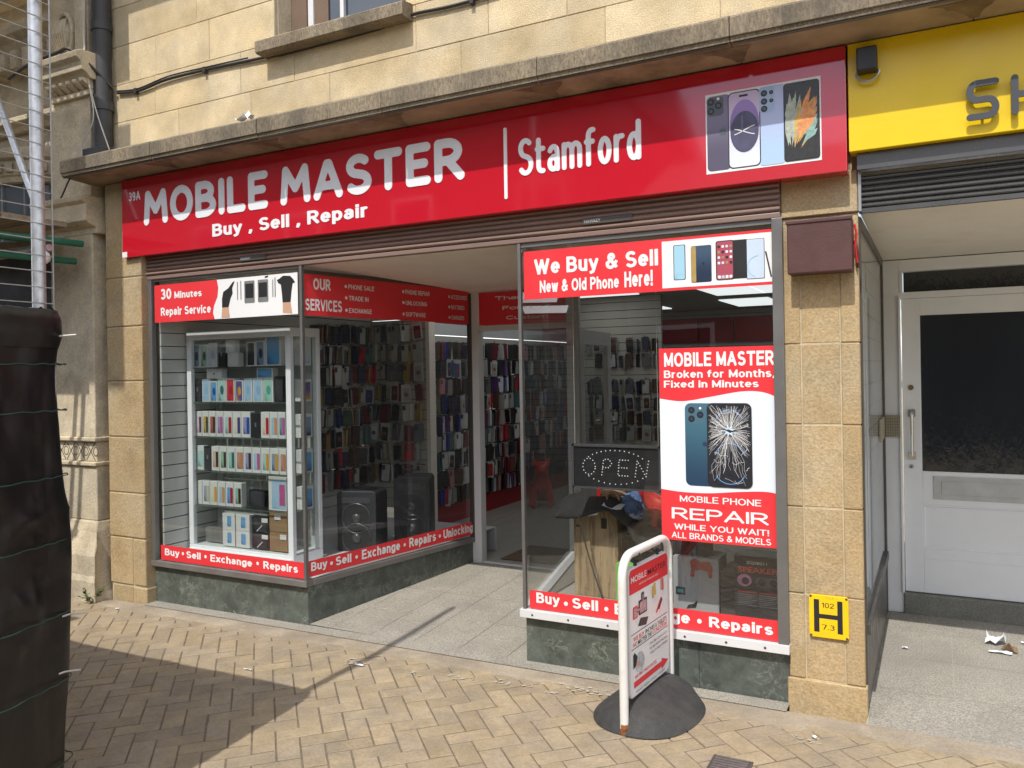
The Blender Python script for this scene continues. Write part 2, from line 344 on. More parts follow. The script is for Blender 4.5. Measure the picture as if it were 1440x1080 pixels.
# rounded stroke letters
def seg(*p): return list(p)
GL = {
 'M': (.66, [[(0, 0), (.06, 1), (.33, .38), (.60, 1), (.66, 0)]]), 'O': (.58, [arc(.29, .5, .29, .5, 0, 360, 28)]),
 'B': (.48, [[(0, 0), (0, 1), (.2, 1)]+arc(.2, .77, .22, .23, 90, -90, 10)+[(0, .54)], [(.2, .54)]+arc(.22, .27, .26, .27, 90, -90, 10)+[(0, 0)]]),
 'I': (.0, [[(0, 0), (0, 1)]]), 'L': (.38, [[(0, 1), (0, 0), (.38, 0)]]), 'E': (.40, [[(.40, 1), (0, 1), (0, 0), (.40, 0)], [(0, .52), (.34, .52)]]),
 'A': (.60, [[(0, 0), (.27, 1), (.33, 1), (.60, 0)], [(.12, .3), (.48, .3)]]),
 'S': (.46, [arc(.23, .76, .22, .24, 40, 245, 14)+arc(.23, .25, .24, .25, 65, -145, 14)]),
 'T': (.5, [[(0, 1), (.5, 1)], [(.25, 1), (.25, 0)]]), 'R': (.50, [[(0, 0), (0, 1), (.2, 1)]+arc(.2, .74, .25, .26, 90, -90, 10)+[(0, .48)], [(.22, .48), (.5, 0)]]),
 't': (.26, [[(.06, .95), (.06, .16)]+arc(.2, .16, .14, .16, 180, 270, 5)+[(.26, 0)], [(0, .68), (.26, .68)]]),
 'a': (.34, [arc(.17, .46, .17, .22, 150, 0, 8)+[(.34, 0)], arc(.16, .18, .16, .18, 0, 360, 14), [(.34, .38), (.16, .38)]]),
 'm': (.66, [[(0, 0), (0, .68)], [(0, .4)]+arc(.165, .5, .165, .18, 180, 0, 8)+[(.33, 0)], [(.33, .4)]+arc(.495, .5, .165, .18, 180, 0, 8)+[(.66, 0)]]),
 'f': (.28, [[(.08, 0), (.08, .8)]+arc(.22, .82, .14, .18, 180, 90, 6)+[(.28, 1)], [(0, .66), (.25, .66)]]),
 'o': (.36, [arc(.18, .34, .18, .34, 0, 360, 20)]), 'r': (.24, [[(0, 0), (0, .68)], [(0, .42)]+arc(.18, .46, .18, .22, 180, 80, 6)+[(.24, .68)]]),
 'd': (.36, [arc(.18, .34, .18, .34, 0, 360, 20), [(.36, 1.02), (.36, 0)]]),
 '3': (.40, [arc(.19, .76, .2, .24, 140, -90, 12), arc(.19, .26, .21, .26, 90, -140, 12)]), '9': (.42, [arc(.2, .7, .2, .3, 0, 360, 18), [(.4, .72), (.39, .35)]+arc(.18, .3, .2, .3, 0, -110, 8)]),
 ' ': (.22, []),
}
def strokes(s, pl, u0, u1, v0, v1, d, r, m, parent, ext=.01, clear=.1, cell=.04, glyphs=GL, name='lettering', ax=1.0, butt=False, space=.30):
    """letters of even stroke width drawn from centre lines, as one mesh; ends round or cut square"""
    h = v1-v0; L = (u1-u0)/ax; c_ = clear*h/ax; ys = [y for ch in s for P in glyphs[ch][1] for _, y in P]; top = max(ys); sy = (h-2*r)/top
    ink = [ch for ch in s if ch != ' ']; nsp = s.count(' '); W0 = sum(glyphs[ch][0] for ch in ink)
    sx = (L-2*r*len(ink)-c_*(len(ink)-1)-nsp*space*h/ax)/max(W0, .01)
    c = cell*h; nx = int(L/c)+3; ny = int(h/c)+3
    gx, gy = np.meshgrid((np.arange(nx)-1)*c, (np.arange(ny)-1)*c, indexing='ij'); D = np.full(gx.shape, 9.); x = r
    for ch in s:
        if ch == ' ': x += space*h/ax; continue
        wd, pls = glyphs[ch]; G_ = np.full(gx.shape, 9.); hasy = [1e9, -1e9]; hx = [1e9, -1e9]
        for P in pls:
            Q = [(x+a*sx, r+b*sy) for a, b in P]; n = len(Q); closed = math.dist(Q[0], Q[-1]) < 1e-6
            for a, b in Q: hasy = [min(hasy[0], b), max(hasy[1], b)]; hx = [min(hx[0], a), max(hx[1], a)]
            def sharp(k):
                if k <= 0 or k >= n-1: return not closed
                v1_ = (Q[k][0]-Q[k-1][0], Q[k][1]-Q[k-1][1]); v2_ = (Q[k+1][0]-Q[k][0], Q[k+1][1]-Q[k][1]); m_ = math.hypot(*v1_)*math.hypot(*v2_)+1e-12
                return (v1_[0]*v2_[0]+v1_[1]*v2_[1])/m_ < .55
            for k in range(n-1):
                (a, b), (e, g) = Q[k], Q[k+1]; ln = math.hypot(e-a, g-b)
                if ln < 1e-6: continue
                dx, dy = (e-a)/ln, (g-b)/ln; t = (gx-a)*dx+(gy-b)*dy; pp_ = np.abs(-(gx-a)*dy+(gy-b)*dx)
                if not butt: sd = np.hypot(pp_, t-np.clip(t, 0, ln))-r
                else:
                    lo = -r*.98 if (sharp(k)) else 0.; hi = ln+r*.98 if sharp(k+1) else ln
                    if (k == 0 and not closed) and ch in 'CSGaces3&tfr6' and n > 6: lo = 0.
                    if (k+1 == n-1 and not closed) and ch in 'CSaces3fr' and n > 6: hi = ln
                    box = np.maximum(pp_-r, np.maximum(lo-t, t-hi)); sd = box
                    if not sharp(k) : sd = np.minimum(sd, np.hypot(gx-a, gy-b)-r)
                    if not sharp(k+1): sd = np.minimum(sd, np.hypot(gx-e, gy-g)-r)
                G_ = np.minimum(G_, sd)
        if butt: G_ = np.maximum(G_, np.maximum(np.maximum(hasy[0]-r-gy, gy-hasy[1]-r), np.maximum(hx[0]-r-gx, gx-hx[1]-r)))
        D = np.minimum(D, G_); x += wd*sx+2*r+c_
    Fi = -D+1e-7; mb = flat(MB()); cache = {}
    def vid(key, px, py):
        if key not in cache: cache[key] = mb.v(pl.p(u0+px*ax, v0+py, d+ext))
        return cache[key]
    for i in range(nx-1):
        for j in range(ny-1):
            q = [(i, j), (i+1, j), (i+1, j+1), (i, j+1)]; vals = [Fi[k] for k in q]
            if max(vals) <= 0: continue
            ids = []
            for k in range(4):
                A, B = q[k], q[(k+1) % 4]; fa, fb = vals[k], vals[(k+1) % 4]
                if fa > 0: ids.append(vid(A, gx[A], gy[A]))
                if (fa > 0) != (fb > 0):
                    t = fa/(fa-fb); ids.append(vid(tuple(sorted((A, B))), gx[A]+(gx[B]-gx[A])*t, gy[A]+(gy[B]-gy[A])*t))
            if len(ids) > 2: mb.f(ids)
    extrude(mb, pl.n*-ext)
    return mb.build(name, m, parent)
def gz(x): return .08+.0085*x
# bold sans letters for the vinyl banners, drawn as strokes
_cap = 1.0; _x = .70
GS = {
 'A': (.74, [[(0, 0), (.37, 1), (.74, 0)], [(.14, .32), (.60, .32)]]), 'B': (.60, GL['B'][1] and [[(0, 0), (0, 1), (.3, 1)]+arc(.3, .76, .25, .24, 90, -90, 10)+[(0, .52)], [(.3, .52)]+arc(.32, .26, .28, .26, 90, -90, 10)+[(0, 0)]]),
 'C': (.66, [arc(.36, .5, .36, .5, 42, 318, 26)]), 'D': (.66, [[(0, 0), (0, 1), (.25, 1)]+arc(.25, .5, .41, .5, 90, -90, 16)+[(0, 0)]]), 'E': (.54, [[(.54, 1), (0, 1), (0, 0), (.54, 0)], [(0, .52), (.48, .52)]]),
 'F': (.50, [[(.50, 1), (0, 1), (0, 0)], [(0, .50), (.42, .50)]]), 'G': (.70, [arc(.37, .5, .37, .5, 48, 300, 24)+[(.70, .12), (.70, .45), (.42, .45)]]), 'H': (.64, [[(0, 0), (0, 1)], [(.64, 0), (.64, 1)], [(0, .52), (.64, .52)]]),
 'I': (.0, [[(0, 0), (0, 1)]]), 'K': (.64, [[(0, 0), (0, 1)], [(.6, 1), (0, .38)], [(.2, .58), (.64, 0)]]), 'L': (.48, [[(0, 1), (0, 0), (.48, 0)]]), 'M': (.76, [[(0, 0), (0, 1), (.38, .12), (.76, 1), (.76, 0)]]), 'N': (.64, [[(0, 0), (0, 1), (.64, 0), (.64, 1)]]),
 'O': (.76, [arc(.38, .5, .38, .5, 0, 360, 32)]), 'P': (.58, [[(0, 0), (0, 1), (.30, 1)]+arc(.30, .73, .28, .27, 90, -90, 12)+[(0, .46)]]), 'R': (.62, [[(0, 0), (0, 1), (.32, 1)]+arc(.32, .74, .26, .26, 90, -90, 12)+[(0, .48)], [(.28, .48), (.62, 0)]]),
 'S': (.58, [arc(.29, .755, .27, .245, 30, 250, 14)+arc(.29, .255, .29, .255, 70, -155, 14)]), 'T': (.64, [[(0, 1), (.64, 1)], [(.32, 1), (.32, 0)]]), 'U': (.64, [[(0, 1), (0, .32)]+arc(.32, .32, .32, .32, 180, 360, 14)+[(.64, 1)]]), 'V': (.70, [[(0, 1), (.35, 0), (.70, 1)]]), 'W': (1.0, [[(0, 1), (.25, 0), (.5, .95), (.75, 0), (1.0, 1)]]),
 'X': (.66, [[(0, 0), (.66, 1)], [(0, 1), (.66, 0)]]), 'Y': (.68, [[(0, 1), (.34, .45), (.68, 1)], [(.34, .45), (.34, 0)]]),
 'a': (.46, [arc(.22, .47, .21, .23, 160, 0, 8)+[(.43, 0)], arc(.2, .19, .2, .19, 0, 360, 16), [(.43, .38), (.2, .38)]]), 'b': (.48, [[(0, 1), (0, 0)], arc(.24, .35, .24, .35, 0, 360, 20)]), 'c': (.46, [arc(.25, .35, .25, .35, 42, 318, 16)]), 'd': (.48, [arc(.24, .35, .24, .35, 0, 360, 20), [(.48, 1), (.48, 0)]]),
 'e': (.48, [[(.02, .37), (.48, .37)]+arc(.24, .36, .24, .34, 0, 318, 20)]), 'f': (.30, [[(.1, 0), (.1, .8)]+arc(.26, .8, .16, .2, 180, 90, 6)+[(.30, 1)], [(0, .68), (.28, .68)]]), 'g': (.48, [arc(.24, .36, .24, .34, 0, 360, 20), [(.48, .70), (.48, -.05)]+arc(.24, -.05, .24, .21, 0, -150, 10)]),
 'h': (.44, [[(0, 1), (0, 0)], [(0, .44)]+arc(.22, .47, .22, .23, 180, 0, 10)+[(.44, 0)]]), 'i': (.0, [[(0, 0), (0, .70)], [(0, .97), (0, 1.0)]]), 'k': (.46, [[(0, 0), (0, 1)], [(.42, .7), (0, .28)], [(.16, .42), (.46, 0)]]), 'l': (.0, [[(0, 0), (0, 1)]]), 'm': (.80, [[(0, 0), (0, .7)], [(0, .46)]+arc(.2, .49, .2, .21, 180, 0, 8)+[(.4, 0)], [(.4, .46)]+arc(.6, .49, .2, .21, 180, 0, 8)+[(.8, 0)]]),
 'n': (.44, [[(0, .7), (0, 0)], [(0, .44)]+arc(.22, .47, .22, .23, 180, 0, 10)+[(.44, 0)]]), 'o': (.50, [arc(.25, .35, .25, .35, 0, 360, 22)]), 'p': (.48, [[(0, .7), (0, -.27)], arc(.24, .35, .24, .35, 0, 360, 20)]), 'r': (.28, [[(0, .7), (0, 0)], [(0, .42)]+arc(.2, .46, .2, .24, 180, 80, 6)+[(.28, .69)]]),
 's': (.42, [arc(.21, .525, .2, .175, 35, 250, 12)+arc(.21, .18, .21, .18, 70, -150, 12)]), 't': (.28, [[(.1, .92), (.1, .15)]+arc(.23, .15, .13, .15, 180, 270, 5)+[(.28, 0)], [(0, .68), (.27, .68)]]), 'u': (.44, [[(0, .7), (0, .23)]+arc(.22, .23, .22, .23, 180, 360, 10), [(.44, .7), (.44, 0)]]), 'v': (.5, [[(0, .7), (.25, 0), (.5, .7)]]), 'w': (.72, [[(0, .7), (.18, 0), (.36, .66), (.54, 0), (.72, .7)]]), 'x': (.46, [[(0, 0), (.46, .7)], [(0, .7), (.46, 0)]]), 'y': (.50, [[(0, .7), (.25, .02)], [(.5, .7), (.2, -.2), (.06, -.26)]]),
 '3': (.52, [arc(.24, .76, .24, .24, 150, -90, 12), arc(.25, .26, .27, .26, 90, -150, 12)]), '0': (.54, [arc(.27, .5, .27, .5, 0, 360, 26)]), '1': (.25, [[(0, .8), (.22, 1), (.22, 0)]]), '2': (.52, [arc(.26, .73, .25, .27, 165, -35, 12)+[(0, 0), (.52, 0)]]), '7': (.5, [[(0, 1), (.5, 1), (.18, 0)]]),
 '&': (.72, [[(.72, 0), (.15, .72)]+arc(.32, .82, .17, .18, 200, -20, 12)+[(.16, .48), (.04, .35)]+arc(.26, .24, .24, .24, 155, 290, 10)+[(.5, .15), (.66, .42)]]), '!': (.0, [[(0, .34), (0, 1)], [(0, 0), (0, .02)]]), ',': (.06, [[(.05, .02), (.03, -.10), (0, -.17)]]), '.': (.02, [[(0, 0), (0, .06)]]), ' ': (.12, []),
}
def btext(s, pl, u0, u1, v0, v1, d, m, parent, rel=.098, ext=0., name='lettering', clear=.085):
    ys = [y for ch in s for P in GS[ch][1] for _, y in P]; lo = min(0, min(ys)); hi = max(ys)
    unit = (v1-v0)/((hi-lo)*(1-2*rel)+2*rel)
    W_ = {ch: (GS[ch][0], [[(x, y-lo) for x, y in P] for P in GS[ch][1]]) for ch in set(s)}
    ink = [ch for ch in s if ch != ' ']; nat = unit*(sum(GS[ch][0] for ch in ink)*(1-2*rel)+len(ink)*2*rel+(len(ink)-1)*clear+s.count(' ')*.34)
    ax = min(1.7, max(.7, (u1-u0)/nat))      # the sign writer stretches or condenses the whole line
    return strokes(s, pl, u0, u1, v0, v1, d, unit*rel, m, parent, ext, clear*unit/(v1-v0)*ax, .03 if v1-v0 > .05 else .045, W_, name, ax, True, .34*unit/(v1-v0)*ax)

# ================================================================== THE SETTING
def sheet(name, xs, ys, zf, m):
    mb = MB(); ids = [[mb.v((x, y, zf(x, y))) for y in ys] for x in xs]
    for i in range(len(xs)-1):
        for j in range(len(ys)-1): mb.f([ids[i][j], ids[i+1][j], ids[i+1][j+1], ids[i][j+1]])
    return struct(mb.build(name, m))
sheet('street', [-90, -12, 5, 90], [-90, -3.2, 12, 60], lambda x, y: gz(max(-12, min(5, x)))-.035, ROADM)
sheet('paving_bed', [-12, -5, 0, 5], [-3.2, 0, 3.74], lambda x, y: gz(x)-.0035, JOINT)
mb = MB(); rp = random.Random(3); c45 = math.sqrt(.5)
for i in range(-140, 80):
    for j in range(-110, 110):
        k = (i+j) % 4
        if k not in (0, 2): continue
        wx, wy = (2, 1) if k == 0 else (1, 2)
        cx, cy = (i+wx/2)*.1+.037, (j+wy/2)*.1+.061
        X, Y = (cx-cy)*c45, (cx+cy)*c45
        if not (-9 < X < 3.2 and -2.2 < Y < 3.79): continue
        dz = rp.uniform(-.002, .0015); ring = []
        tl = (rp.uniform(-.006, .006), rp.uniform(-.006, .006))
        for ins, z in ((.0030, -.010), (.0030, -.0025), (.0055, 0.)):
            r = []
            for a, b in ((-1, -1), (1, -1), (1, 1), (-1, 1)):
                px, py = cx+a*(wx*.05-ins-rp.uniform(0, .0012)), cy+b*(wy*.05-ins-rp.uniform(0, .0012)); xx, yy = (px-py)*c45, (px+py)*c45
                r.append(mb.v((xx, yy, gz(xx)+z+dz+(a*tl[0]+b*tl[1])*.12)))
            ring.append(r)
        for A, B in zip(ring, ring[1:]):
            for q in range(4): mb.f([A[q], A[(q+1) % 4], B[(q+1) % 4], B[q]])
        mb.f(ring[-1])
struct(mb.build('herringbone_paving', PAVER))
# mortar band along the building and granular threshold strip
mb = MB(); rp = random.Random(5); n = 120; lo = []; hi = []; mid = []
for i in range(n+1):
    x = -5.9+9*i/n; e = 3.645+.02*math.sin(x*2.1)+rp.uniform(-.012, .012)
    lo.append(mb.v((x, e, gz(x)-.005))); mid.append(mb.v((x, 3.715, gz(x)+.003))); hi.append(mb.v((x, 3.815, gz(x)+.005)))
for i in range(n): mb.f([lo[i], lo[i+1], mid[i+1], mid[i]]); mb.f([mid[i], mid[i+1], hi[i+1], hi[i]])
struct(mb.build('concrete_edging', CONC))
mb = MB()
def terr(P, mi=0): mb.f([mb.v(p) for p in P], mi)
LX0, LX1, RX0, RX1, YF, YD = -3.53, -3.24, -1.99, -2.34, 3.88, 5.5     # lobby: the splayed sides and the door line
def lx(y): return LX0+(LX1-LX0)*(y-YF)/(YD-YF)
def rx(y): return RX0+(RX1-RX0)*(y-YF)/(YD-YF)
terr([(-4.95, 3.80, gz(-4.95)+.009), (-.62, 3.80, gz(-.62)+.009), (-.62, 3.905, gz(-.62)+.011), (-4.95, 3.905, gz(-4.95)+.011)])
def lz(y): return .066+(.147-.066)*(y-3.9)/(YD-3.9)
cuts = [-3.62, -3.36, -3.05, -2.74, -2.43, -2.12, -1.9]
def ly(x): return max(lx(YD), x)
for a, b in zip(cuts, cuts[1:]):                       # slabs running towards the door
    for y0, y1 in ((3.905, 4.35), (4.353, 5.0), (5.003, 5.5)) if a > -2.5 else ((3.905, 4.75), (4.753, 5.5)):
        terr([(a+.0015, y0, lz(y0)), (b-.0015, y0, lz(y0)), (b-.0015, y1, lz(y1)), (a+.0015, y1, lz(y1))])
struct(mb.build('lobby_floor', TERR))
mb = MB(); mb.f([mb.v(p) for p in [(-3.7, 3.9, .058), (-1.8, 3.9, .058), (-1.8, 5.52, .14), (-3.7, 5.52, .14)]]); struct(mb.build('lobby_floor_bed', JOINT))
mb = MB(); yy = [3.80, 4.3, 4.8, 5.3, 5.665]; xx = [-.285, .06, .5, 1.0, 2.2]
for a, b in zip(yy, yy[1:]):
    for c, d in zip(xx, xx[1:]): zf = lambda y: .079-.007*(y-3.8)/1.87; terr([(c+.001, a+.001, zf(a)), (d-.001, a+.001, zf(a)), (d-.001, b-.001, zf(b)), (c+.001, b-.001, zf(b))])
struct(mb.build('neighbour_lobby_floor', TERR))
mb = MB(); mb.f([mb.v(p) for p in [(-.29, 3.8, .0775), (2.2, 3.8, .0775), (2.2, 5.67, .0705), (-.29, 5.67, .0705)]]); struct(mb.build('neighbour_lobby_bed', mat('pale_grout', (.38, .36, .32), .9, .2, 20)))
mb = MB(); mb.box(-4.95, -.5, YD+.005, 12.1, .10, .148); struct(mb.build('shop_floor', VINYL))
mb = MB(); mb.box(-4.95, -.62, 3.93, 12.1, 2.62, 2.66); mb.box(-4.95, -.62, YD+.03, 12.1, 2.5, 2.53); struct(mb.build('shop_ceiling', CEILT))

# ================================================================== THE STONE BUILDING
B = thing('stone_shop_building', 'honey coloured limestone building holding the red phone shop and the white door', 'building', (-2.5, 3.9, .05))
def blocks(mb, u0, u1, v0, v1, y, rnd, lmin=.42, lmax=.95, g=.0014, thick=.03, mi=0):
    u = u0
    while u < u1-.01:
        L = rnd.uniform(lmin, lmax); e = u+L
        if u1-e < .25: e = u1
        j = rnd.uniform(-.0015, .0015)
        mb.box(u+g, e-g, y+j, y+thick, v0+g, v1-g, mi); u = e
mb = MB(); rb = random.Random(11); z = 2.95; WX0, WX1, WZ = -3.735, -2.71, 3.775
courses = [2.95, 3.235, 3.51, 3.785, 4.065, 4.35, 4.63, 4.91, 5.2, 5.5]
for a, b in zip(courses, courses[1:]):
    if b > WZ+.03:
        blocks(mb, -5.33, WX0, a, b, 3.9, rb); blocks(mb, WX1, 4.2, a, b, 3.9, rb)
    else: blocks(mb, -5.33, 4.2, a, b, 3.9, rb)
mb.box(-5.33, WX0, 3.905, 4.25, 2.96, 5.5, 1); mb.box(WX1, 4.2, 3.905, 4.25, 2.96, 5.5, 1); mb.box(WX0, WX1, 3.905, 4.25, 2.96, WZ, 1)
mb.box(WX0, WX1, 3.905, 4.25, 5.45, 5.5, 1); mb.box(-5.33, 4.2, 3.92, 4.25, 2.5, 2.958, 1)
mb.build('upper_wall', [STONE, MORTAR], B, bevel=.0025, seg=1)
# cornice slabs with a drip moulding and a stained soffit
mb = MB(); jx = [-5.43, -4.49, -3.556, -2.64, -1.70, -.77, .16, 1.1, 2.05, 3.0, 4.2]; rb = random.Random(4)
for a, b in zip(jx, jx[1:]):
    t = rb.uniform(-.004, .004); f = rb.uniform(-.003, .003)
    n0 = len(mb.Fc)
    # the top arris is worn: several stations along the slab
    st = [a+.002+(b-a-.004)*k/8 for k in range(9)]; rows = []
    for x in st:
        wv = rb.uniform(-.003, .003); rows.append([mb.v((x, yy, zz)) for yy, zz in ((3.915, 3.205), (3.562+f+wv, 3.183+t+wv), (3.55+f, 3.170+t+wv), (3.55+f, 3.088), (3.56+f, 3.084), (3.562+f, 3.066), (3.60, 3.062), (3.915, 3.045))])
    for A, C in zip(rows, rows[1:]):
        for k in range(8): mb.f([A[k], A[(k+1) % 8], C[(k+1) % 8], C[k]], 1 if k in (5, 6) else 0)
    mb.f(rows[0]); mb.f(rows[-1][::-1])
mb.box(jx[0]+.02, 4.2, 3.62, 3.91, 3.07, 3.16)
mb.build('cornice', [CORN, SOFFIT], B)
mb = flat(MB()); rb = random.Random(14)       # dark damp patches that spread from the joints of the soffit
for x in jx[1:-1]:
    P = []
    for k in range(14):
        t = k/13; P.append((x-.015-.15*(1-t)**1.6*rb.uniform(.8, 1.1) if k else x-.17, 3.61+.17*t))
    for k in range(6):
        t = 1-k/5; P.append((x+.02+.10*(1-t)**2*rb.uniform(.6, 1.2), 3.61+.17*t))
    mb = flat(MB()); mb.f([mb.v((a, b, 3.062-.0165*(b-3.60)/.315*1.03-.0022)) for a, b in P][::-1]); mb.build('damp_stain', mat('damp_stain', (.20, .145, .09), .9, .4, 8), B)
mb = MB()
for a, b in zip(jx, jx[1:]): mb.tube([(a+.01, 3.572, 3.060), (b-.01, 3.572, 3.060)], .006, 6)
mb.build('drip_moulding', DALU, B)
# upper window
W = mb = MB()
mb.box(WX0+.002, WX0+.006, 3.93, 4.2, WZ, 5.44); mb.box(WX1-.006, WX1-.002, 3.93, 4.2, WZ, 5.44); mb.box(WX0+.002, WX1-.002, 3.93, 4.2, 5.44, 5.45)
wf = mb.build('window', STONE3, B)
mb = MB(); mb.box(WX0+.14, WX0+.185, 4.06, 4.1, WZ+.03, 5.4); mb.box(WX1-.06, WX1-.006, 4.06, 4.1, WZ+.03, 5.4); mb.box(WX0+.14, WX1-.006, 4.055, 4.105, WZ+.0, WZ+.04); mb.box(-3.33, -3.30, 4.06, 4.1, WZ+.03, 5.4)
mb.build('frame', WALU, wf, bevel=.004)
mb = MB(); mb.box(WX0+.01, WX0+.138, 4.05, 4.09, WZ, 5.4); mb.box(WX0+.186, WX0+.30, 4.075, 4.095, WZ+.04, 5.4); mb.build('brown_panel', mat('brown_window_panel', (.16, .105, .07), .7, .1, 5), wf)
mb = MB(); mb.box(WX0+.30, WX1-.06, 4.085, 4.09, WZ+.04, 5.4); mb.build('pane', SKYG, wf)
mb = MB(); st = [-3.80+1.14*k/14 for k in range(15)]; rb = random.Random(9); rows = []
for x in st:
    wv = rb.uniform(-.004, .003); rows.append([mb.v((x, yy, zz)) for yy, zz in ((3.95, 3.80), (3.80+wv, 3.775+wv), (3.792+wv, 3.765), (3.795, 3.70), (3.81, 3.692), (3.95, 3.692))])
for A, C in zip(rows, rows[1:]):
    for k in range(6): mb.f([A[k], A[(k+1) % 6], C[(k+1) % 6], C[k]])
mb.f(rows[0]); mb.f(rows[-1][::-1]); mb.build('sill', CORN, wf)
# pillars
def pillar(x0, x1, yf, yb, zs, inner=None, base=None):
    mb = MB()
    for i, (a, b) in enumerate(zip(zs, zs[1:])):
        if inner and i > 0 and i < len(zs)-2:
            p, q = inner; mb.box(x0, p-.002, yf, yb, a+.002, b-.002); mb.box(p+.002, q-.002, yf+.004, yb, a+.002, b-.002); mb.box(q+.002, x1, yf, yb, a+.002, b-.002)
        elif inner and i == len(zs)-2: mb.box(x0-.004, x1+.002, yf-.012, yb, a+.002, b)
        else: mb.box(x0-(.008 if i == 0 else 0), x1+(.008 if i == 0 else 0), yf-(.008 if i == 0 else 0), yb, a, b-.002)
    mb.box(x0+.005, x1-.005, yf+.006, yb-.003, zs[0], zs[-1]-.001, 1)
    return mb
pillar(-.618, -.295, 3.9, 3.95, [.03, .21, .6, 1.0, 1.38, 1.75, 2.33, 2.52], (-.545, -.375)).build('pillar', [STONE2, MORTAR], B, bevel=.004, seg=1)
mb = MB(); rb = random.Random(21)
zs = [-.02, .16, .50, .82, 1.22, 1.62, 2.01, 2.36, 3.05]
for i, (a, b) in enumerate(zip(zs, zs[1:])):
    if i in (1,): mb.box(-5.33, -5.085, 3.82, 4.1, a+.003, b-.002); mb.box(-5.075, -4.95, 3.82, 4.1, a+.006, b-.004)
    elif i == 0: mb.box(-5.30, -5.09, 3.822, 4.1, a, b-.004); mb.box(-5.086, -4.945, 3.822, 4.1, a, b-.008)
    else: mb.box(-5.33, -4.95, 3.82+rb.uniform(-.002, .002), 4.1, a+.0025, b-.002)
mb.box(-5.325, -4.955, 3.828, 4.09, -.02, 3.04, 1)
mb.build('pillar', [STONE2, MORTAR], B, bevel=.008, seg=2)
# marble plinths
def slabs(mb, P, z0, z1, cuts):
    (ax, ay), (bx, by) = P; d = Vector((bx-ax, by-ay, 0)); nrm = Vector((d.y, -d.x, 0)).normalized()
    for a, b in zip(cuts, cuts[1:]):
        p0 = Vector((ax, ay, 0))+d*a; p1 = Vector((ax, ay, 0))+d*b; g = d.normalized()*.001
        i = [mb.v(q) for q in ((p0+g)+UZ*z0, (p1-g)+UZ*z0, (p1-g)+UZ*z1, (p0+g)+UZ*z1)]; k = [mb.v(q-nrm*.03) for q in ((p0+g)+UZ*z0, (p1-g)+UZ*z0, (p1-g)+UZ*z1, (p0+g)+UZ*z1)]
        mb.f(i); mb.f(k[::-1])
        for q in range(4): mb.f([i[q], k[q], k[(q+1) % 4], i[(q+1) % 4]])
    return mb
slabs(MB(), ((-4.95, 3.9), (-3.53, 3.9)), .02, .305, [0, 1]).build('marble_plinth', MARB, B)
slabs(MB(), ((-3.53, 3.9), (LX1, YD)), .03, .305, [0, .7, 1]).build('marble_plinth', MARB, B)
slabs(MB(), ((-1.985, 3.9), (-.618, 3.9)), .03, .318, [0, .69, 1]).build('marble_plinth', MARB, B)
slabs(MB(), ((RX1, YD), (-1.985, 3.9)), .03, .318, [0, 1]).build('marble_plinth', MARB, B)
# sills
mb = MB(); mb.box(-4.965, -3.515, 3.868, 3.95, .306, .345)
def strip(mb, P, z0, z1, out, back):
    (ax, ay), (bx, by) = P; d = Vector((bx-ax, by-ay, 0)).normalized(); n = Vector((d.y, -d.x, 0))
    A, C = Vector((ax, ay, 0)), Vector((bx, by, 0))
    q = [A+n*out, C+n*out, C-n*back, A-n*back]; i = [mb.v(p+UZ*z0) for p in q]; k = [mb.v(p+UZ*z1) for p in q]
    mb.f(i[::-1]); mb.f(k)
    for e in range(4): mb.f([i[e], i[(e+1) % 4], k[(e+1) % 4], k[e]])
    return mb
strip(mb, ((-3.532, 3.94), (LX1, YD)), .3065, .3445, .022, .05); mb.build('window_sill', SILLM, B, bevel=.003)
mb = MB(); mb.box(-2.005, -.612, 3.862, 3.95, .319, .362)
sw = mb.build('window_sill', WALU, B, bevel=.002)
for x in (-1.93, -1.72, -1.5, -1.1, -.9, -.72): mb = flat(MB()); mb.disc(FP(3.862), x, .338, .006, .0015); mb.build('screw', DALU, sw)
mb = MB(); strip(mb, ((RX1, YD), (-2.005, 3.96)), .319, .36, .02, .05); mb.build('window_sill', WALU, B, bevel=.002)
# roller shutter housing: a curtain of rounded slats and its bottom rail
def corrug(x0, x1, y, z0, z1, n, dep=.012):
    pts = []; h = (z1-z0)/n
    for k in range(n):
        for t in range(6): pts.append((y-dep*math.sin(math.pi*(t/5))**.7, z1-h*k-h*.94*t/5))
    mb = MB(); fr = [(mb.v((x0, a, b)), mb.v((x1, a, b))) for a, b in pts]
    for (a, b), (c, d) in zip(fr, fr[1:]): mb.f([a, c, d, b])
    return mb
rs = corrug(-4.95, -.622, 3.874, 2.362, 2.50, 5, .016).build('roller_shutter', BROWNM, B)
mb = MB(); mb.box(-4.95, -.622, 3.868, 3.90, 2.335, 2.361); mb.build('bottom_rail', BROWNM, rs, bevel=.004)
for x0, x1 in ((-4.03, -3.80), (-1.60, -1.33)):
    mb = MB(); mb.slab(FP(3.858), rr(x0, x1, 2.395, 2.425, .006), 0, .004); pl_ = mb.build('maker_plate', DALU, rs)
    text('HAWKEY', FP(3.853), x0+.012, x0+.10, 2.403, 2.418, 0, WVIN, rs)
# lobby ceiling and head of the shopfront
mb = MB(); mb.f([mb.v(p) for p in [(-4.95, 3.91, 2.336), (-.62, 3.91, 2.336), (-.62, YD+.05, 2.27), (-4.95, YD+.05, 2.27)]]); mb.box(-4.95, -.62, 3.905, 3.93, 2.338, 2.6)
mb.build('lobby_ceiling', CREAM, B)
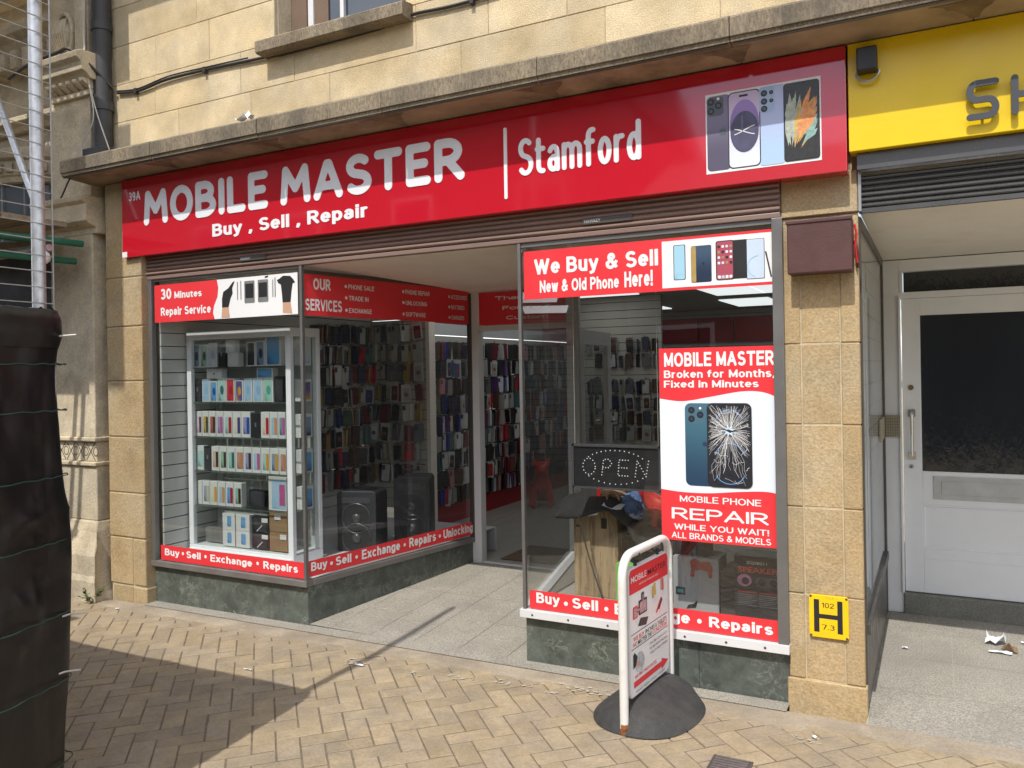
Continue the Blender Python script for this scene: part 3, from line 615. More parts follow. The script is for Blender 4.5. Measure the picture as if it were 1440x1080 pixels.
# display windows
FR = FP(3.885)
lw_ = MB(); lw_.box(-4.95, -4.912, 3.872, 3.91, .345, 2.335); lw_.box(-3.537, -3.517, 3.872, 3.897, .345, 2.335); lw_.box(-4.912, -3.537, 3.88, 3.90, 2.318, 2.335)
lwin = lw_.build('display_window', FRAME, B, bevel=.002)
mb = flat(MB()); mb.quad(FP(3.888), -4.912, -3.537, .345, 2.318); mb.build('pane', WGLASS, lwin)
LP = Pl((-3.53, 3.888, 0), (LX1+3.53, YD-3.888, 0), (YD-3.888, -(LX1+3.53), 0)); LL = math.hypot(LX1+3.53, YD-3.888)
rw2 = MB(); rw2.obox(LP.p(LL-.02, 1.3, 0), LP.u*.018, LP.n*.02, UZ*.96); rw2.obox(LP.p(LL/2, 2.298, 0), LP.u*LL/2, LP.n*.012, UZ*.012)
rwin = rw2.build('display_window', DALU, B, bevel=.002)
mb = flat(MB()); mb.quad(LP, .014, LL-.035, .345, 2.29); mb.build('pane', WGLASS, rwin)
mb = MB(); mb.box(-1.99, -1.972, 3.872, 3.897, .362, 2.335); mb.box(-.662, -.614, 3.868, 3.91, .362, 2.335); mb.box(-1.972, -.662, 3.88, 3.90, 2.31, 2.335)
win = mb.build('display_window', FRAME, B, bevel=.002)
mb = flat(MB()); mb.quad(FP(3.888), -1.972, -.662, .362, 2.31); mb.build('pane', WGLASS, win)
RP = Pl((RX1, YD, 0), (-1.98-RX1, 3.888-YD, 0), (-(YD-3.888), -(-1.98-RX1), 0)); RL = math.hypot(-1.98-RX1, 3.888-YD)
mb = MB(); mb.obox(RP.p(.02, 1.3, 0), RP.u*.02, RP.n*.022, UZ*.96); mb.obox(RP.p(RL/2, 2.298, 0), RP.u*RL/2, RP.n*.012, UZ*.012); rw3 = mb.build('display_window', ALU, B, bevel=.002)
mb = flat(MB()); mb.quad(RP, .04, RL-.01, .362, 2.29); mb.build('pane', WGLASS, rw3)
# doorway
DP = FP(YD)
mb = MB(); mb.box(LX1-.01, LX1+.075, YD-.03, YD+.05, .12, 2.28); mb.box(RX1-.075, RX1+.01, YD-.03, YD+.05, .12, 2.28); mb.box(LX1+.075, RX1-.075, YD-.025, YD+.045, 1.962, 2.004); mb.box(LX1+.075, RX1-.075, YD-.025, YD+.045, 2.262, 2.28)
mb.box(LX1+.075, RX1-.075, YD-.02, YD+.02, .13, .152)
mb.build('doorway_frame', WALU, B, bevel=.004)
# the open glazed door, swung inwards
hx, hy, ex, ey = RX1-.02, YD+.06, -2.42, YD+.86
ODP = Pl((hx, hy, 0), (ex-hx, ey-hy, 0), (-(ey-hy), (ex-hx), 0)); OL = math.hypot(ex-hx, ey-hy)
mb = MB()
for u0, u1, v0, v1 in ((0, .09, .16, 1.95), (OL-.1, OL, .16, 1.95), (.09, OL-.1, 1.84, 1.95), (.09, OL-.1, .16, .36)):
    mb.obox(ODP.p((u0+u1)/2, (v0+v1)/2, 0), ODP.u*(u1-u0)/2, ODP.n*.02, UZ*(v1-v0)/2)
dr = mb.build('shop_door', WALU, B, bevel=.003)
mb = flat(MB()); mb.quad(ODP, .09, OL-.1, .36, 1.84); mb.build('pane', CGLASS, dr)
mb = MB(); mb.tube([ODP.p(OL-.05, 1.22, -.03), ODP.p(OL-.05, 1.22, -.07), ODP.p(OL-.17, 1.22, -.07)], .009, 8); mb.disc(ODP, OL-.05, 1.3, .016, -.024); mb.build('handle', CHROME, dr, smooth='auto')
# interior walls with slatted board
def slats(mb, pl, u0, u1, v0, v1, pitch=.095, t=.012):
    v = v0
    mb.quad(pl, u0, u1, v0, v1, -.004, 1)
    while v < v1-.01:
        e = min(v+pitch, v1); mb.slab(pl, [(u0, v+.0035), (u1, v+.0035), (u1, e-.0035), (u0, e-.0035)], -.002, t); v = e
WP = Pl((-4.9, 0, 0), (0, 1, 0), (1, 0, 0)); SP = FP(6.35); IP = Pl((-4.27, 0, 0), (0, 1, 0), (1, 0, 0)); KP = FP(9.0); ZP = FP(12.0); EP = Pl((-.64, 0, 0), (0, -1, 0), (-1, 0, 0))
mb = MB(); mb.box(-4.95, -4.905, 3.93, 6.40, .1, 2.62, 1); slats(mb, WP, 3.93, 6.35, .345, 2.15); mb.box(-4.9, -4.89, 3.93, 6.35, 2.155, 2.62, 2); mb.build('party_wall', [SLATG, GROOVE, CREAM], B)
mb = MB(); slats(mb, SP, -4.888, -4.2, .345, 2.15); mb.box(-4.888, -4.2, 6.345, 6.36, 2.155, 2.55, 2); mb.box(-4.23, -4.19, 6.32, 6.42, .15, 2.5, 2); mb.build('partition_wall', [SLAT, GROOVE, CREAM], B)
mb = MB(); slats(mb, IP, 6.42, 12.0, .50, 2.0); mb.box(-4.30, -4.262, 6.42, 12, .15, .49, 3); mb.box(-4.3, -4.25, 6.42, 12, 2.01, 2.12, 2); mb.box(-4.3, -4.258, 6.42, 12, 2.125, 2.50, 3); mb.build('inner_wall', [SLAT, GROOVE, WALU, PLIN], B)
mb = MB(); slats(mb, KP, -3.8, -2.78, .15, 2.5); mb.box(-3.8, -2.78, 9.005, 9.06, .15, 2.5, 1); mb.build('back_partition', [SLAT, GROOVE], B)
mb = MB(); slats(mb, ZP, -4.25, -.64, .15, 2.5); mb.box(-4.25, -.6, 12.01, 12.06, .15, 2.5, 1); mb.build('back_wall', [SLATG, GROOVE], B)
mb = MB(); slats(mb, EP, -12, -4.0, .15, 2.5); mb.box(-.635, -.60, 3.95, 12.0, .15, 2.62, 1); mb.build('side_wall', [SLATG, GROOVE], B)
for x0, x1 in ((-3.75, -3.12), (-3.10, -2.60), (-2.58, -2.05)):
    mb = MB(); mb.box(x0, x1, 11.93, 11.97, 2.02, 2.38); mb.build('header_board', PLIN, B)
mb = MB()   # raised window platforms
mb.f([mb.v(p) for p in [(-4.9, 3.93, .345), (-3.54, 3.93, .345), (LX1-.03, YD, .345), (LX1-.03, 5.9, .345), (-4.9, 5.9, .345)]]); mb.box(-4.9, LX1-.03, 5.88, 5.9, .15, .343)
mb.build('window_platform', WALU, B)
mb = MB(); mb.f([mb.v(p) for p in [(-1.97, 3.93, .345), (-.64, 3.93, .345), (-.64, 5.2, .345), (RX1+.09, 5.2, .345)]]); mb.box(RX1+.09, -.64, 5.18, 5.2, .15, .343)
mb.build('window_platform', VINYL, B)
for x0, x1, y0, y1 in ((-3.75, -2.95, 7.55, 8.75), (-2.25, -1.7, 8.3, 9.5), (-1.69, -1.1, 8.3, 9.5), (-3.9, -3.3, 10, 11.2), (-3.2, -2.6, 5.9, 7.1), (-1.7, -1.1, 6.2, 7.4), (-4.1, -3.5, 6.0, 7.2), (-2.4, -1.8, 10.2, 11.4)):
    mb = MB(); mb.box(x0, x1, y0, y1, 2.486, 2.497); mb.build('light_panel', LPANEL, B)
# ---- neighbour's entrance, part of the same building
ns = corrug(-.29, 2.4, 3.915, 2.345, 2.49, 6, .017).build('roller_shutter', BLKSH, B); mb = MB(); mb.box(-.29, 2.4, 3.84, 3.93, 2.505, 2.575); mb.box(-.29, 2.4, 3.905, 3.93, 2.325, 2.345); mb.build('shutter_housing', BLKSH, ns)
mb = MB(); mb.box(-.29, -.278, 3.88, 3.93, 2.33, 2.52); mb.build('guide_rail', ALU, ns)
mb = MB(); mb.f([mb.v(p) for p in [(-.29, 3.93, 2.335), (2.4, 3.93, 2.335), (2.4, 5.75, 2.315), (-.29, 5.75, 2.315)]]); mb.build('lobby_ceiling', NBCEIL, B)
mb = MB(); mb.box(-.29, -.195, 5.68, 5.80, .07, 2.31); mb.box(-.195, 2.4, 5.68, 5.80, 2.235, 2.31); mb.box(-.195, 2.4, 5.69, 5.79, 2.065, 2.105); mb.box(-.195, -.175, 5.675, 5.70, 2.10, 2.24)
mb.box(-.205, -.19, 5.665, 5.68, .2, 2.08)
nf = mb.build('doorway_frame', WPAINT, B, bevel=.004)
mb = MB(); mb.box(-.172, 2.4, 5.74, 5.75, 2.106, 2.234); mb.build('fanlight_pane', OGLASS, nf)
mb = MB(); mb.box(-.195, 2.4, 5.665, 5.85, .06, .198); mb.build('door_step', STEPST, B, bevel=.006)
mb = MB(); NX0, NX1 = -.185, .78
for a in ((NX0, NX0+.105, .205, 2.06), (NX1-.105, NX1, .205, 2.06), (NX0+.105, NX1-.105, 1.955, 2.06), (NX0+.105, NX1-.105, .42, .485), (NX0+.105, NX1-.105, .205, .42), (NX0+.105, NX1-.105, .76, .972)): mb.box(a[0], a[1], 5.70, 5.745, a[2], a[3])
mb.box(NX0+.10, NX1-.10, 5.712, 5.735, .48, .765)
for a in ((NX0+.105, NX1-.105, .485, .497), (NX0+.105, NX1-.105, .75, .762)): mb.box(a[0], a[1], 5.704, 5.712, a[2], a[3])
for x in (NX0+.105, NX1-.117): mb.box(x, x+.012, 5.704, 5.712, .497, .75)
nd = mb.build('entrance_door', WPAINT, B, bevel=.003)
mb = MB(); mb.box(NX0+.105, NX1-.105, 5.718, 5.726, .972, 1.955); mb.build('pane', OGLASS, nd)
mb = MB(); NP = FP(5.70); mb.tube([NP.p(-.135, 1.075, .045), NP.p(-.135, 1.33, .045)], .009, 8); mb.slab(NP, [(-.155, 1.315), (-.115, 1.315), (-.115, 1.36), (-.155, 1.36)], 0, .01); mb.slab(NP, [(-.155, 1.045), (-.115, 1.045), (-.115, 1.09), (-.155, 1.09)], 0, .01)
mb.tube([NP.p(-.135, 1.335, .008), NP.p(-.135, 1.325, .047)], .008, 6); mb.tube([NP.p(-.135, 1.07, .008), NP.p(-.135, 1.08, .047)], .008, 6); mb.build('handle', CHROME, nd, smooth='auto')
mb = MB(); mb.slab(NP, arc(-.138, 1.50, .017, .017, 0, 360, 16)[:-1], 0, .006); mb.build('lock', mat('old_brass', (.25, .2, .12), .35, .1, 20, metal=.8), nd)
mb = MB(); mb.slab(NP, arc(-.142, 1.0, .014, .014, 0, 360, 16)[:-1], 0, .005); mb.disc(NP, -.142, .998, .005, .006, 1); mb.build('keyhole', [ALU, BLK], nd)
mb = MB(); mb.slab(NP, [(-.02, .80), (.5, .80), (.5, .945), (-.02, .945)], 0, .006); mb.slab(NP, [(.025, .83), (.455, .83), (.455, .915), (.025, .915)], .006, .010); mb.build('letter_plate', mat('painted_letter_plate', (.48, .485, .48), .5, .1, 10), nd, bevel=.003)
# neighbour's side window with the tiled white board behind it
QP = Pl((-.292, 0, 0), (0, 1, 0), (1, 0, 0))
mb = MB(); mb.box(-.31, -.288, 3.955, 3.985, .08, 2.32); mb.box(-.31, -.285, 5.6, 5.65, .08, 2.32); mb.box(-.31, -.286, 3.985, 5.6, 2.27, 2.32); mb.box(-.31, -.275, 3.985, 5.6, .42, .47); mb.box(-.31, -.29, 3.985, 5.6, .07, .42)
nw = mb.build('side_window', DALU, B, bevel=.002)
mb = flat(MB()); mb.quad(QP, 3.985, 5.6, .47, 2.27); mb.build('pane', WGLASS, nw)
mb = MB(); v = .47
PB = Pl((-.309, 0, 0), (0, 1, 0), (1, 0, 0))
slats(mb, PB, 3.99, 5.6, .47, 2.27, .12, .004); mb.build('backing_board', [WPAINT, ALU], nw)
mb = MB()
for a, b in ((5.22, 5.58),): mb.slab(QP, [(a, 1.19), (b, 1.19), (b, 1.32), (a, 1.32)], 0, .006)
mb.box(-.285, -.20, 5.655, 5.664, 1.19, 1.325); sb = mb.build('tile_sample', mat('beige_mosaic', (.36, .32, .22), .5, .1, 12), nw)
mb = MB(); np_ = FP(5.655)
for k in range(7): mb.line(np_, [(-.284+k*.0138, 1.19), (-.284+k*.0138, 1.325)], .002, .002)
for k in range(8): mb.line(np_, [(-.285, 1.195+k*.018), (-.20, 1.195+k*.018)], .002, .002)
mb.build('tile_joint', GROOVE, nw)

# ================================================================== SIGNS
def phone(mb, pl, u0, u1, v0, v1, d, body, scr=None, r=.1, bez=.06):
    w_ = u1-u0; mb.poly(pl, rr(u0, u1, v0, v1, r*w_), d, body)
    if scr is not None: mb.poly(pl, rr(u0+bez*w_, u1-bez*w_, v0+bez*w_*.8, v1-bez*w_*.8, r*w_*.8), d+.0006, scr)
APPLE = [(0, .62), (.16, .72), (.36, .74), (.56, .62), (.47, .42), (.5, .2), (.66, .06), (.52, -.25), (.34, -.46), (.2, -.48), (.02, -.42), (-.16, -.48), (-.34, -.42), (-.54, -.1), (-.6, .25), (-.5, .56), (-.3, .72), (-.1, .66)]
def fruit(mb, pl, u, v, s, d, mi):
    mb.poly(pl, [(u+a*s, v+b*s) for a, b in APPLE], d, mi); mb.poly(pl, [(u, v+.8*s), (u+.04*s, v+.98*s), (u+.24*s, v+1.14*s), (u+.22*s, v+.94*s)], d, mi)

# -- main fascia sign
T = thing('fascia_sign', 'long glossy red shop sign reading MOBILE MASTER and Stamford above the shopfront', 'shop sign', (-2.7, 3.79, 2.5))
mb = MB(); mb.box(-5.10, -.325, 3.79, 3.905, 2.495, 3.042); mb.build('panel', RED, T, bevel=.003)
SG = FP(3.79)
strokes('MOBILE MASTER', SG, -4.865, -2.26, 2.70, 2.94, 0, .0262, LETT, T, ext=.004, clear=.105, cell=.03, space=.34)
strokes('Stamford', SG, -1.93, -1.255, 2.672, 2.872, 0, .0132, LETT, T, ext=.004, clear=.055, cell=.025)
strokes('39A', SG, -5.022, -4.903, 2.888, 2.95, 0, .0047, LETT, T, ext=.002, clear=.12, cell=.035)
btext('Buy , Sell , Repair', SG, -4.20, -2.92, 2.545, 2.645, .0, LETT, T, ext=.003)
mb = MB(); mb.slab(SG, rr(-2.016, -1.997, 2.562, 2.942, .008), 0, .004); mb.build('divider_bar', LETT, T)
mb = flat(MB()); u0, u1, v0, v1 = -.938, -.428, 2.556, 2.928; W_ = u1-u0; H_ = v1-v0
def fx(a): return u0+W_*a
def fy(b): return v0+H_*b
mb.quad(SG, u0, u1, v0, v1, .0015, 0)
mb.poly(SG, rr(fx(.012), fx(.225), fy(.03), fy(.97), .02), .0022, 1); mb.poly(SG, rr(fx(.02), fx(.165), fy(.72), fy(.955), .018), .003, 2)
for a, b, r in ((.05, .9, .016), (.12, .845, .016), (.05, .785, .016)): mb.disc(SG, fx(a), fy(b), r, .0036, 3); mb.disc(SG, fx(a), fy(b), r*.55, .0042, 2)
mb.disc(SG, fx(.118), fy(.93), .007, .0036, 0)
fruit(mb, SG, fx(.155), fy(.50), .026, .003, 2)
mb.poly(SG, rr(fx(.205), fx(.49), fy(.03), fy(.975), .022), .003, 3); mb.poly(SG, rr(fx(.213), fx(.482), fy(.042), fy(.963), .02), .0036, 4)
mb.poly(SG, rr(fx(.305), fx(.385), fy(.905), fy(.93), .004), .0042, 3)
mb.disc(SG, fx(.35), fy(.56), .066, .0039, 13, rv=.115, n=28); mb.disc(SG, fx(.35), fy(.47), .064, .0043, 12, rv=.095, n=28)
for k in (-1, 1): mb.line(SG, [(fx(.26+.18*t/8), fy(.47+k*.05*math.sin((t/8-.5)*2.2)+(.02 if k > 0 else 0))) for t in range(9)], .0035, .0048, 0)
mb.poly(SG, rr(fx(.48), fx(.70), fy(.02), fy(.98), .016), .003, 5); mb.poly(SG, rr(fx(.482), fx(.615), fy(.66), fy(.975), .015), .0036, 6)
for a, b, r in ((.525, .90, .0125), (.525, .80, .0125), (.525, .71, .0125), (.587, .90, .008), (.587, .80, .008)): mb.disc(SG, fx(a), fy(b), r*1.15, .0042, 3); mb.disc(SG, fx(a), fy(b), r*.6, .0048, 2)
mb.poly(SG, rr(fx(.69), fx(.988), fy(.03), fy(.97), .014), .0042, 3); mb.poly(SG, rr(fx(.698), fx(.98), fy(.04), fy(.96), .012), .0048, 7)
rf = random.Random(2)
for k in range(44):      # the feathery picture on the last handset
    t = (k*7 % 44)/44; a0 = R_(98-52*t+rf.uniform(-6, 6)); cx_, cy_ = fx(.735+.13*t+rf.uniform(-.015, .015)), fy(.20+.30*rf.random()-.05*t); L_ = rf.uniform(.10, .19); wv = rf.uniform(.008, .017)
    tx_, ty_ = cx_+math.cos(a0)*L_, cy_+math.sin(a0)*L_; f_ = min(1, (fx(.972)-cx_)/max(tx_-cx_, 1e-6) if tx_ > cx_ else 1, (fy(.92)-cy_)/(ty_-cy_)); tip = (cx_+(tx_-cx_)*f_, cy_+(ty_-cy_)*f_); nx, ny = -math.sin(a0)*wv, math.cos(a0)*wv
    midp = (cx_+(tip[0]-cx_)*.62, cy_+(tip[1]-cy_)*.62); c = lambda p: (min(max(p[0], fx(.702)), fx(.976)), p[1])
    mb.poly(SG, [c((cx_, cy_)), c((midp[0]-nx, midp[1]-ny)), c(tip), c((midp[0]+nx, midp[1]+ny))], .0052+k*.00002, 8 if t < .3 else (11 if t > .8 else rf.choice((9, 10, 10))))
mb.build('phone_picture', [WVIN, printed('grey_violet_handset', (.10, .09, .14), (.20, .18, .27), .5), mat('handset_camera', (.09, .10, .13), .4, .1, 20), BLK,
    printed('violet_to_blue_screen', (.72, .78, .85), (.55, .42, .62), .52, 0, .3, 0, .5), printed('pale_blue_handset', (.42, .58, .78), (.45, .52, .78), .4), mat('pale_blue_camera', (.36, .47, .68), .4, 0), mat('dark_screen', (.035, .035, .035), .3, .2, 20),
    mat('feather_grey', (.38, .42, .35), .5, .3, 60), mat('feather_amber', (.6, .36, .1), .5, .3, 60), mat('feather_orange', (.65, .27, .1), .5, .3, 60), mat('feather_teal', (.25, .42, .38), .5, .3, 60), mat('screen_planet', (.07, .07, .13), .4, .3, 14), printed('violet_ring', (.10, .09, .16), (.34, .22, .55), .55, 0, .3, 0, .4)], T)
mb = MB(); mb.slab(SG, [(-5.10, 2.497), (-5.05, 2.497), (-5.05, 2.535), (-5.10, 2.535)], 0, .002); mb.build('white_sticker', WVIN, T)
# -- yellow sign next door
T = thing('fascia_sign', 'yellow shop sign with dark SH letters, partly seen above the white door', 'shop sign', (.8, 3.80, 2.575))
mb = MB(); mb.box(-.318, 2.4, 3.80, 3.905, 2.578, 3.046); mb.build('panel', YEL, T, bevel=.003)
SHG = {'S': (1.0, [[(1.0, 1), (.28, 1)]+arc(.28, .75, .28, .25, 90, 270, 8)+[(.72, .5)]+arc(.72, .25, .28, .25, 90, -90, 8)+[(0, 0)]]), 'H': (1.0, [[(0, 0), (0, 1)], [(1, 0), (1, 1)], [(0, .5), (1, .5)]])}
strokes('SH', FP(3.775), .128, .40, 2.632, 2.792, 0, .0128, CHAR, T, ext=.009, clear=.25, cell=.03, glyphs=SHG)
for a, b in ((.185, 2.785), (.185, 2.64), (.29, 2.77), (.29, 2.65)): mb = MB(); mb.tube([(a, 3.776, b), (a, 3.80, b)], .005, 6); mb.build('letter_stud', ALU, T)
T = thing('camera_housing', 'small black box hung on the corner of the yellow sign under the cornice', 'camera', (-.235, 3.77, 2.9))
mb = MB(); mb.box(-.278, -.198, 3.73, 3.80, 2.90, 3.0); mb.build('case', BLK, T, bevel=.006)
mb = MB(); mb.tube([(-.238+.046*math.cos(R_(a)), 3.77, 2.905+.042*math.sin(R_(a))) for a in range(180, 361, 15)], .006, 6); mb.build('ring', ALU, T, smooth='auto')
# -- brown box on the pillar, hydrant plate
T = thing('wall_box', 'dark brown metal box fixed high on the right stone pillar', 'box', (-.45, 3.89, 2.06))
mb = MB(); mb.box(-.583, -.312, 3.795, 3.898, 2.062, 2.298); mb.build('case', BROWNBOX, T, bevel=.006)
mb = MB(); mb.box(-.588, -.308, 3.79, 3.80, 2.285, 2.302); mb.tube([(-.308, 3.86, 2.20), (-.292, 3.87, 2.14), (-.296, 3.885, 2.08)], .008, 6); mb.build('lid', BROWNBOX, T, bevel=.003)
mb = MB(); mb.tube([(-.306, 3.87, 2.27), (-.298, 3.86, 2.23), (-.304, 3.855, 2.17), (-.298, 3.87, 2.10)], .006, 6); mb.build('wire', mat('red_wire', (.45, .02, .02), .5, 0), T)
T = thing('hydrant_sign', 'yellow H hydrant plate reading 102 and 7.3 low on the right pillar', 'sign', (-.44, 3.895, .41))
mb = MB(); mb.slab(FP(3.899), rr(-.527, -.359, .412, .606, .012), 0, .010); mb.build('plate', mat('yellow_plate', (.86, .55, .01), .35, .06, 12, stain=(.4, .25, .05), st_amt=.4, st_scale=14, st_lo=.62, st_hi=.8), T, bevel=.002)
mb = MB(); HP = FP(3.8885); mb.quad(HP, -.506, -.483, .437, .585); mb.quad(HP, -.406, -.384, .437, .585); mb.quad(HP, -.483, -.406, .500, .520); mb.build('letter', BLK, T)
btext('102', HP, -.472, -.420, .549, .572, 0, BLK, T, .06); btext('7.3', HP, -.472, -.418, .450, .473, 0, BLK, T, .06); text('T.H.R', HP, -.455, -.420, .590, .599, 0, mat('faded_print', (.45, .3, .05), .6, 0), T)
for a in (-.519, -.367):
    for b in (.42, .598): mb = flat(MB()); mb.disc(HP, a, b, .0055, .001); mb.build('screw', DALU, T)
# -- banners on the glass
G = FP(3.8865)
def banner(label, name='window_banner', loc=(0, 0, 0), group=None): return thing(name, label, 'window sign', loc, group)
T = banner('red and white banner reading 30 Minutes Repair Service at the top of the left window', loc=(-4.2, 3.885, 2.03))
x0, x1, z0, z1 = -4.895, -3.562, 2.03, 2.294; wv = [(-4.275, z1), (-4.262, 2.24), (-4.27, 2.18), (-4.305, 2.12), (-4.315, 2.07), (-4.30, z0)]
mb = flat(MB()); mb.poly(G, [(x0, z0)]+wv[::-1][:1]+wv[::-1][1:]+[(x0, z1)], 0, 0); mb.poly(G, wv[::-1][::-1]+[(x1, z0), (x1, z1)], 0, 1); mb.Fc[-1] = mb.Fc[-1][::-1]; mb.build('panel', [VRED, WVIN], T)
btext('30', G, -4.83, -4.72, 2.19, 2.265, .0012, WVIN, T); btext('Minutes', G, -4.69, -4.42, 2.192, 2.24, .0012, WVIN, T); btext('Repair Service', G, -4.83, -4.335, 2.063, 2.133, .0012, WVIN, T)
mb = flat(MB())
def tr(P, d=.0012, mi=0): mb.poly(G, [(x0+(x1-x0)*a, z0+(z1-z0)*b) for a, b in P], d, mi)
tr([(.500, .28), (.545, .28), (.56, .5), (.575, .62), (.572, .75), (.59, .93), (.575, .9), (.545, .76), (.51, .68), (.50, .5)]); tr([(.495, .02), (.552, .02), (.545, .28), (.500, .28)], .0012, 1)
tr([(.905, .30), (.955, .30), (.962, .55), (.97, .75), (.985, .76), (.975, .84), (.955, .93), (.91, .95), (.885, .88), (.87, .86), (.878, .78), (.895, .74), (.90, .55)]); tr([(.905, .05), (.965, .02), (.955, .30), (.905, .30)], .0012, 1)
for a in (.655, .745): mb.poly(G, rr(x0+(x1-x0)*a, x0+(x1-x0)*(a+.068), z0+.092, z0+.238, .008), .0012, 2); tr([(a+.007, .47), (a+.061, .47), (a+.061, .83), (a+.007, .83)], .0018, 0)
for a, b in ((.605, .62), (.628, .64), (.84, .6), (.855, .65)): tr([(a, .45), (a+.006, .45), (a+.006, b+.28), (a, b+.28)], .0012, 2)
tr([(.79, .94), (.81, .94), (.815, .99), (.795, .98)], .0012, 0)
mb.build('repair_picture', [BLK, SKIN, ALU], T)
T = banner('dark red banner listing OUR SERVICES along the slanted window beside the doorway', loc=LP.p(LL/2, 2.03))
G2 = Pl(LP.O+LP.n*.006, LP.u, LP.n); mb = flat(MB()); mb.quad(G2, .012, LL-.045, 2.022, 2.287); mb.build('panel', VRED, T)
btext('OUR', G2, .085, .225, 2.188, 2.262, .0012, WVIN, T); btext('SERVICES', G2, .02, .318, 2.053, 2.128, .0012, WVIN, T)
for s_, a, b, z in (('PHONE SALE', .375, .604, 2.211), ('TRADE IN', .377, .552, 2.135), ('EXCHANGE', .377, .58, 2.053), ('PHONE REPAIR', .905, 1.155, 2.212), ('UNLOCKING', .905, 1.125, 2.134), ('SOFTWARE', .905, 1.11, 2.052), ('ACCESSORIES', 1.392, 1.575, 2.206), ('BATTERIES', 1.392, 1.545, 2.128), ('CHARGERS', 1.392, 1.54, 2.048)):
    if s_ == 'PHONE REPAIR': s_ = 'PHONE REPIAR'
    btext(s_, G2, a, b, z, z+.032, .0012, WVIN, T, .085); m2 = flat(MB()); m2.disc(G2, a-.022, z+.016, .011, .0012); m2.build('bullet', WVIN, T)
T = banner('red panel above the doorway beginning Than For Cu, half hidden by the right window', loc=(-2.8, 5.47, 2.0))
G3 = FP(YD-.03); mb = MB(); mb.slab(G3, [(LX1+.085, 2.007), (RX1-.08, 2.007), (RX1-.08, 2.26), (LX1+.085, 2.26)], -.01, .0); mb.build('panel', VRED, T)
btext('Thank You', G3, -3.01, -2.48, 2.195, 2.225, .0015, WVIN, T); btext('For Your', G3, -2.945, -2.53, 2.118, 2.147, .0015, WVIN, T); btext('Custom', G3, -2.915, -2.56, 2.042, 2.071, .0015, WVIN, T)
T = banner('red banner reading We Buy and Sell above the tall poster', loc=(-1.3, 3.885, 2.03))
mb = flat(MB()); mb.quad(G, -1.958, -.640, 2.03, 2.289); mb.build('panel', VRED, T)
btext('We Buy & Sell', G, -1.895, -1.21, 2.143, 2.243, .0012, WVIN, T); btext('New & Old Phone', G, -1.864, -1.417, 2.062, 2.127, .0012, WVIN, T); btext('Here!', G, -1.388, -1.239, 2.061, 2.141, .0012, WVIN, T)
mb = flat(MB()); mb.quad(G, -1.19, -.656, 2.044, 2.275, .0012, 0)
phone(mb, G, -1.132, -1.072, 2.080, 2.252, .002, 1, 2, .12); mb.disc(G, -1.105, 2.21, .0, .003, 1) if 0 else None
mb.poly(G, rr(-1.045, -.945, 2.062, 2.24, .008), .002, 3); mb.poly(G, rr(-1.045, -1.02, 2.064, 2.238, .006), .0026, 4); fruit(mb, G, -.985, 2.15, .009, .0032, 1)
mb.poly(G, rr(-.862, -.775, 2.068, 2.252, .008), .002, 1); phone(mb, G, -.924, -.838, 2.066, 2.254, .0026, 1, 5, .13)
for i in range(4):
    for j in range(4): mb.poly(G, rr(-.915+.019*i, -.915+.019*i+.012, 2.232-.026*j-.012, 2.232-.026*j, .003), .0042, (1, 4, 6, 0)[(i*3+j*5) % 4])
for i in range(4): mb.poly(G, rr(-.914+.018*i, -.914+.018*i+.013, 2.074, 2.088, .003), .0042, (0, 2, 0, 0)[i])
phone(mb, G, -.780, -.697, 2.062, 2.250, .0026, 1, 6, .05, .03)
mb.line(G, arc(-.725, 2.12, .05, .05, 90, 250, 10), .004, .0042, 2); mb.line(G, [(-.692, 2.187), (-.668, 2.066)], .007, .002, 1)
mb.build('phone_picture', [WVIN, BLK, printed('blue_bubble_screen', (.02, .12, .4), (.35, .6, .75), .5, .4, .35, .8, .2), printed('navy_handset', (.02, .035, .07), (.05, .09, .15), .5), mat('gold_edge', (.4, .28, .1), .4, .1, 30), printed('orange_wave_screen', (.85, .35, .3), (.4, .08, .12), .55, .5, .35, .6, .15), mat('pale_screen', (.55, .66, .8), .4, .05, 9)], T)
for x0, x1, lab, txt in ((-4.872, -3.545, 'red strip reading Buy Sell Exchange Repairs along the foot of the left front window', [('Buy', -4.83, -4.682, .379, .437), ('Sell', -4.613, -4.472, .389, .437), ('Exchange', -4.379, -3.993, .377, .435), ('Repairs', -3.894, -3.597, .376, .436)]),
                          (-1.955, -.642, 'red strip reading Buy Sell Exchange Repairs at the foot of the right window', [('Buy', -1.915, -1.778, .389, .456), ('Sell', -1.706, -1.56, .397, .452), ('Exchange', -1.47, -1.08, .383, .45), ('Repairs', -.986, -.687, .382, .444)])):
    zz0, zz1 = (.354, .458) if x0 < -3 else (.366, .465)
    T = banner(lab, 'window_strip', (x0, 3.885, zz0)); mb = flat(MB()); mb.quad(G, x0, x1, zz0, zz1); mb.build('panel', VRED, T)
    for s_, a, b, c, e in txt: btext(s_, G, a, b, c, e, .0012, WVIN, T)
    mb = flat(MB())
    for (s1, a, b, c, e), (s2, a2, b2, c2, e2) in zip(txt, txt[1:]): mb.disc(G, (b+a2)/2, .415, .0115, .0012)
    mb.build('bullet', WVIN, T)
T = banner('red strip ending with the word Unlocking along the slanted window', 'window_strip', LP.p(LL/2, .36)); mb = flat(MB()); mb.quad(G2, .012, LL-.045, .364, .466); mb.build('panel', VRED, T)
tx = [('Buy', .031, .160, .386, .454), ('Sell', .23, .362, .394, .451), ('Exchange', .454, .81, .377, .455), ('Repairs', .901, 1.18, .376, .457), ('Unlocking', 1.263, 1.605, .376, .455)]
for s_, a, b, c, e in tx: btext(s_, G2, a, b, c, e, .0012, WVIN, T)
mb = flat(MB())
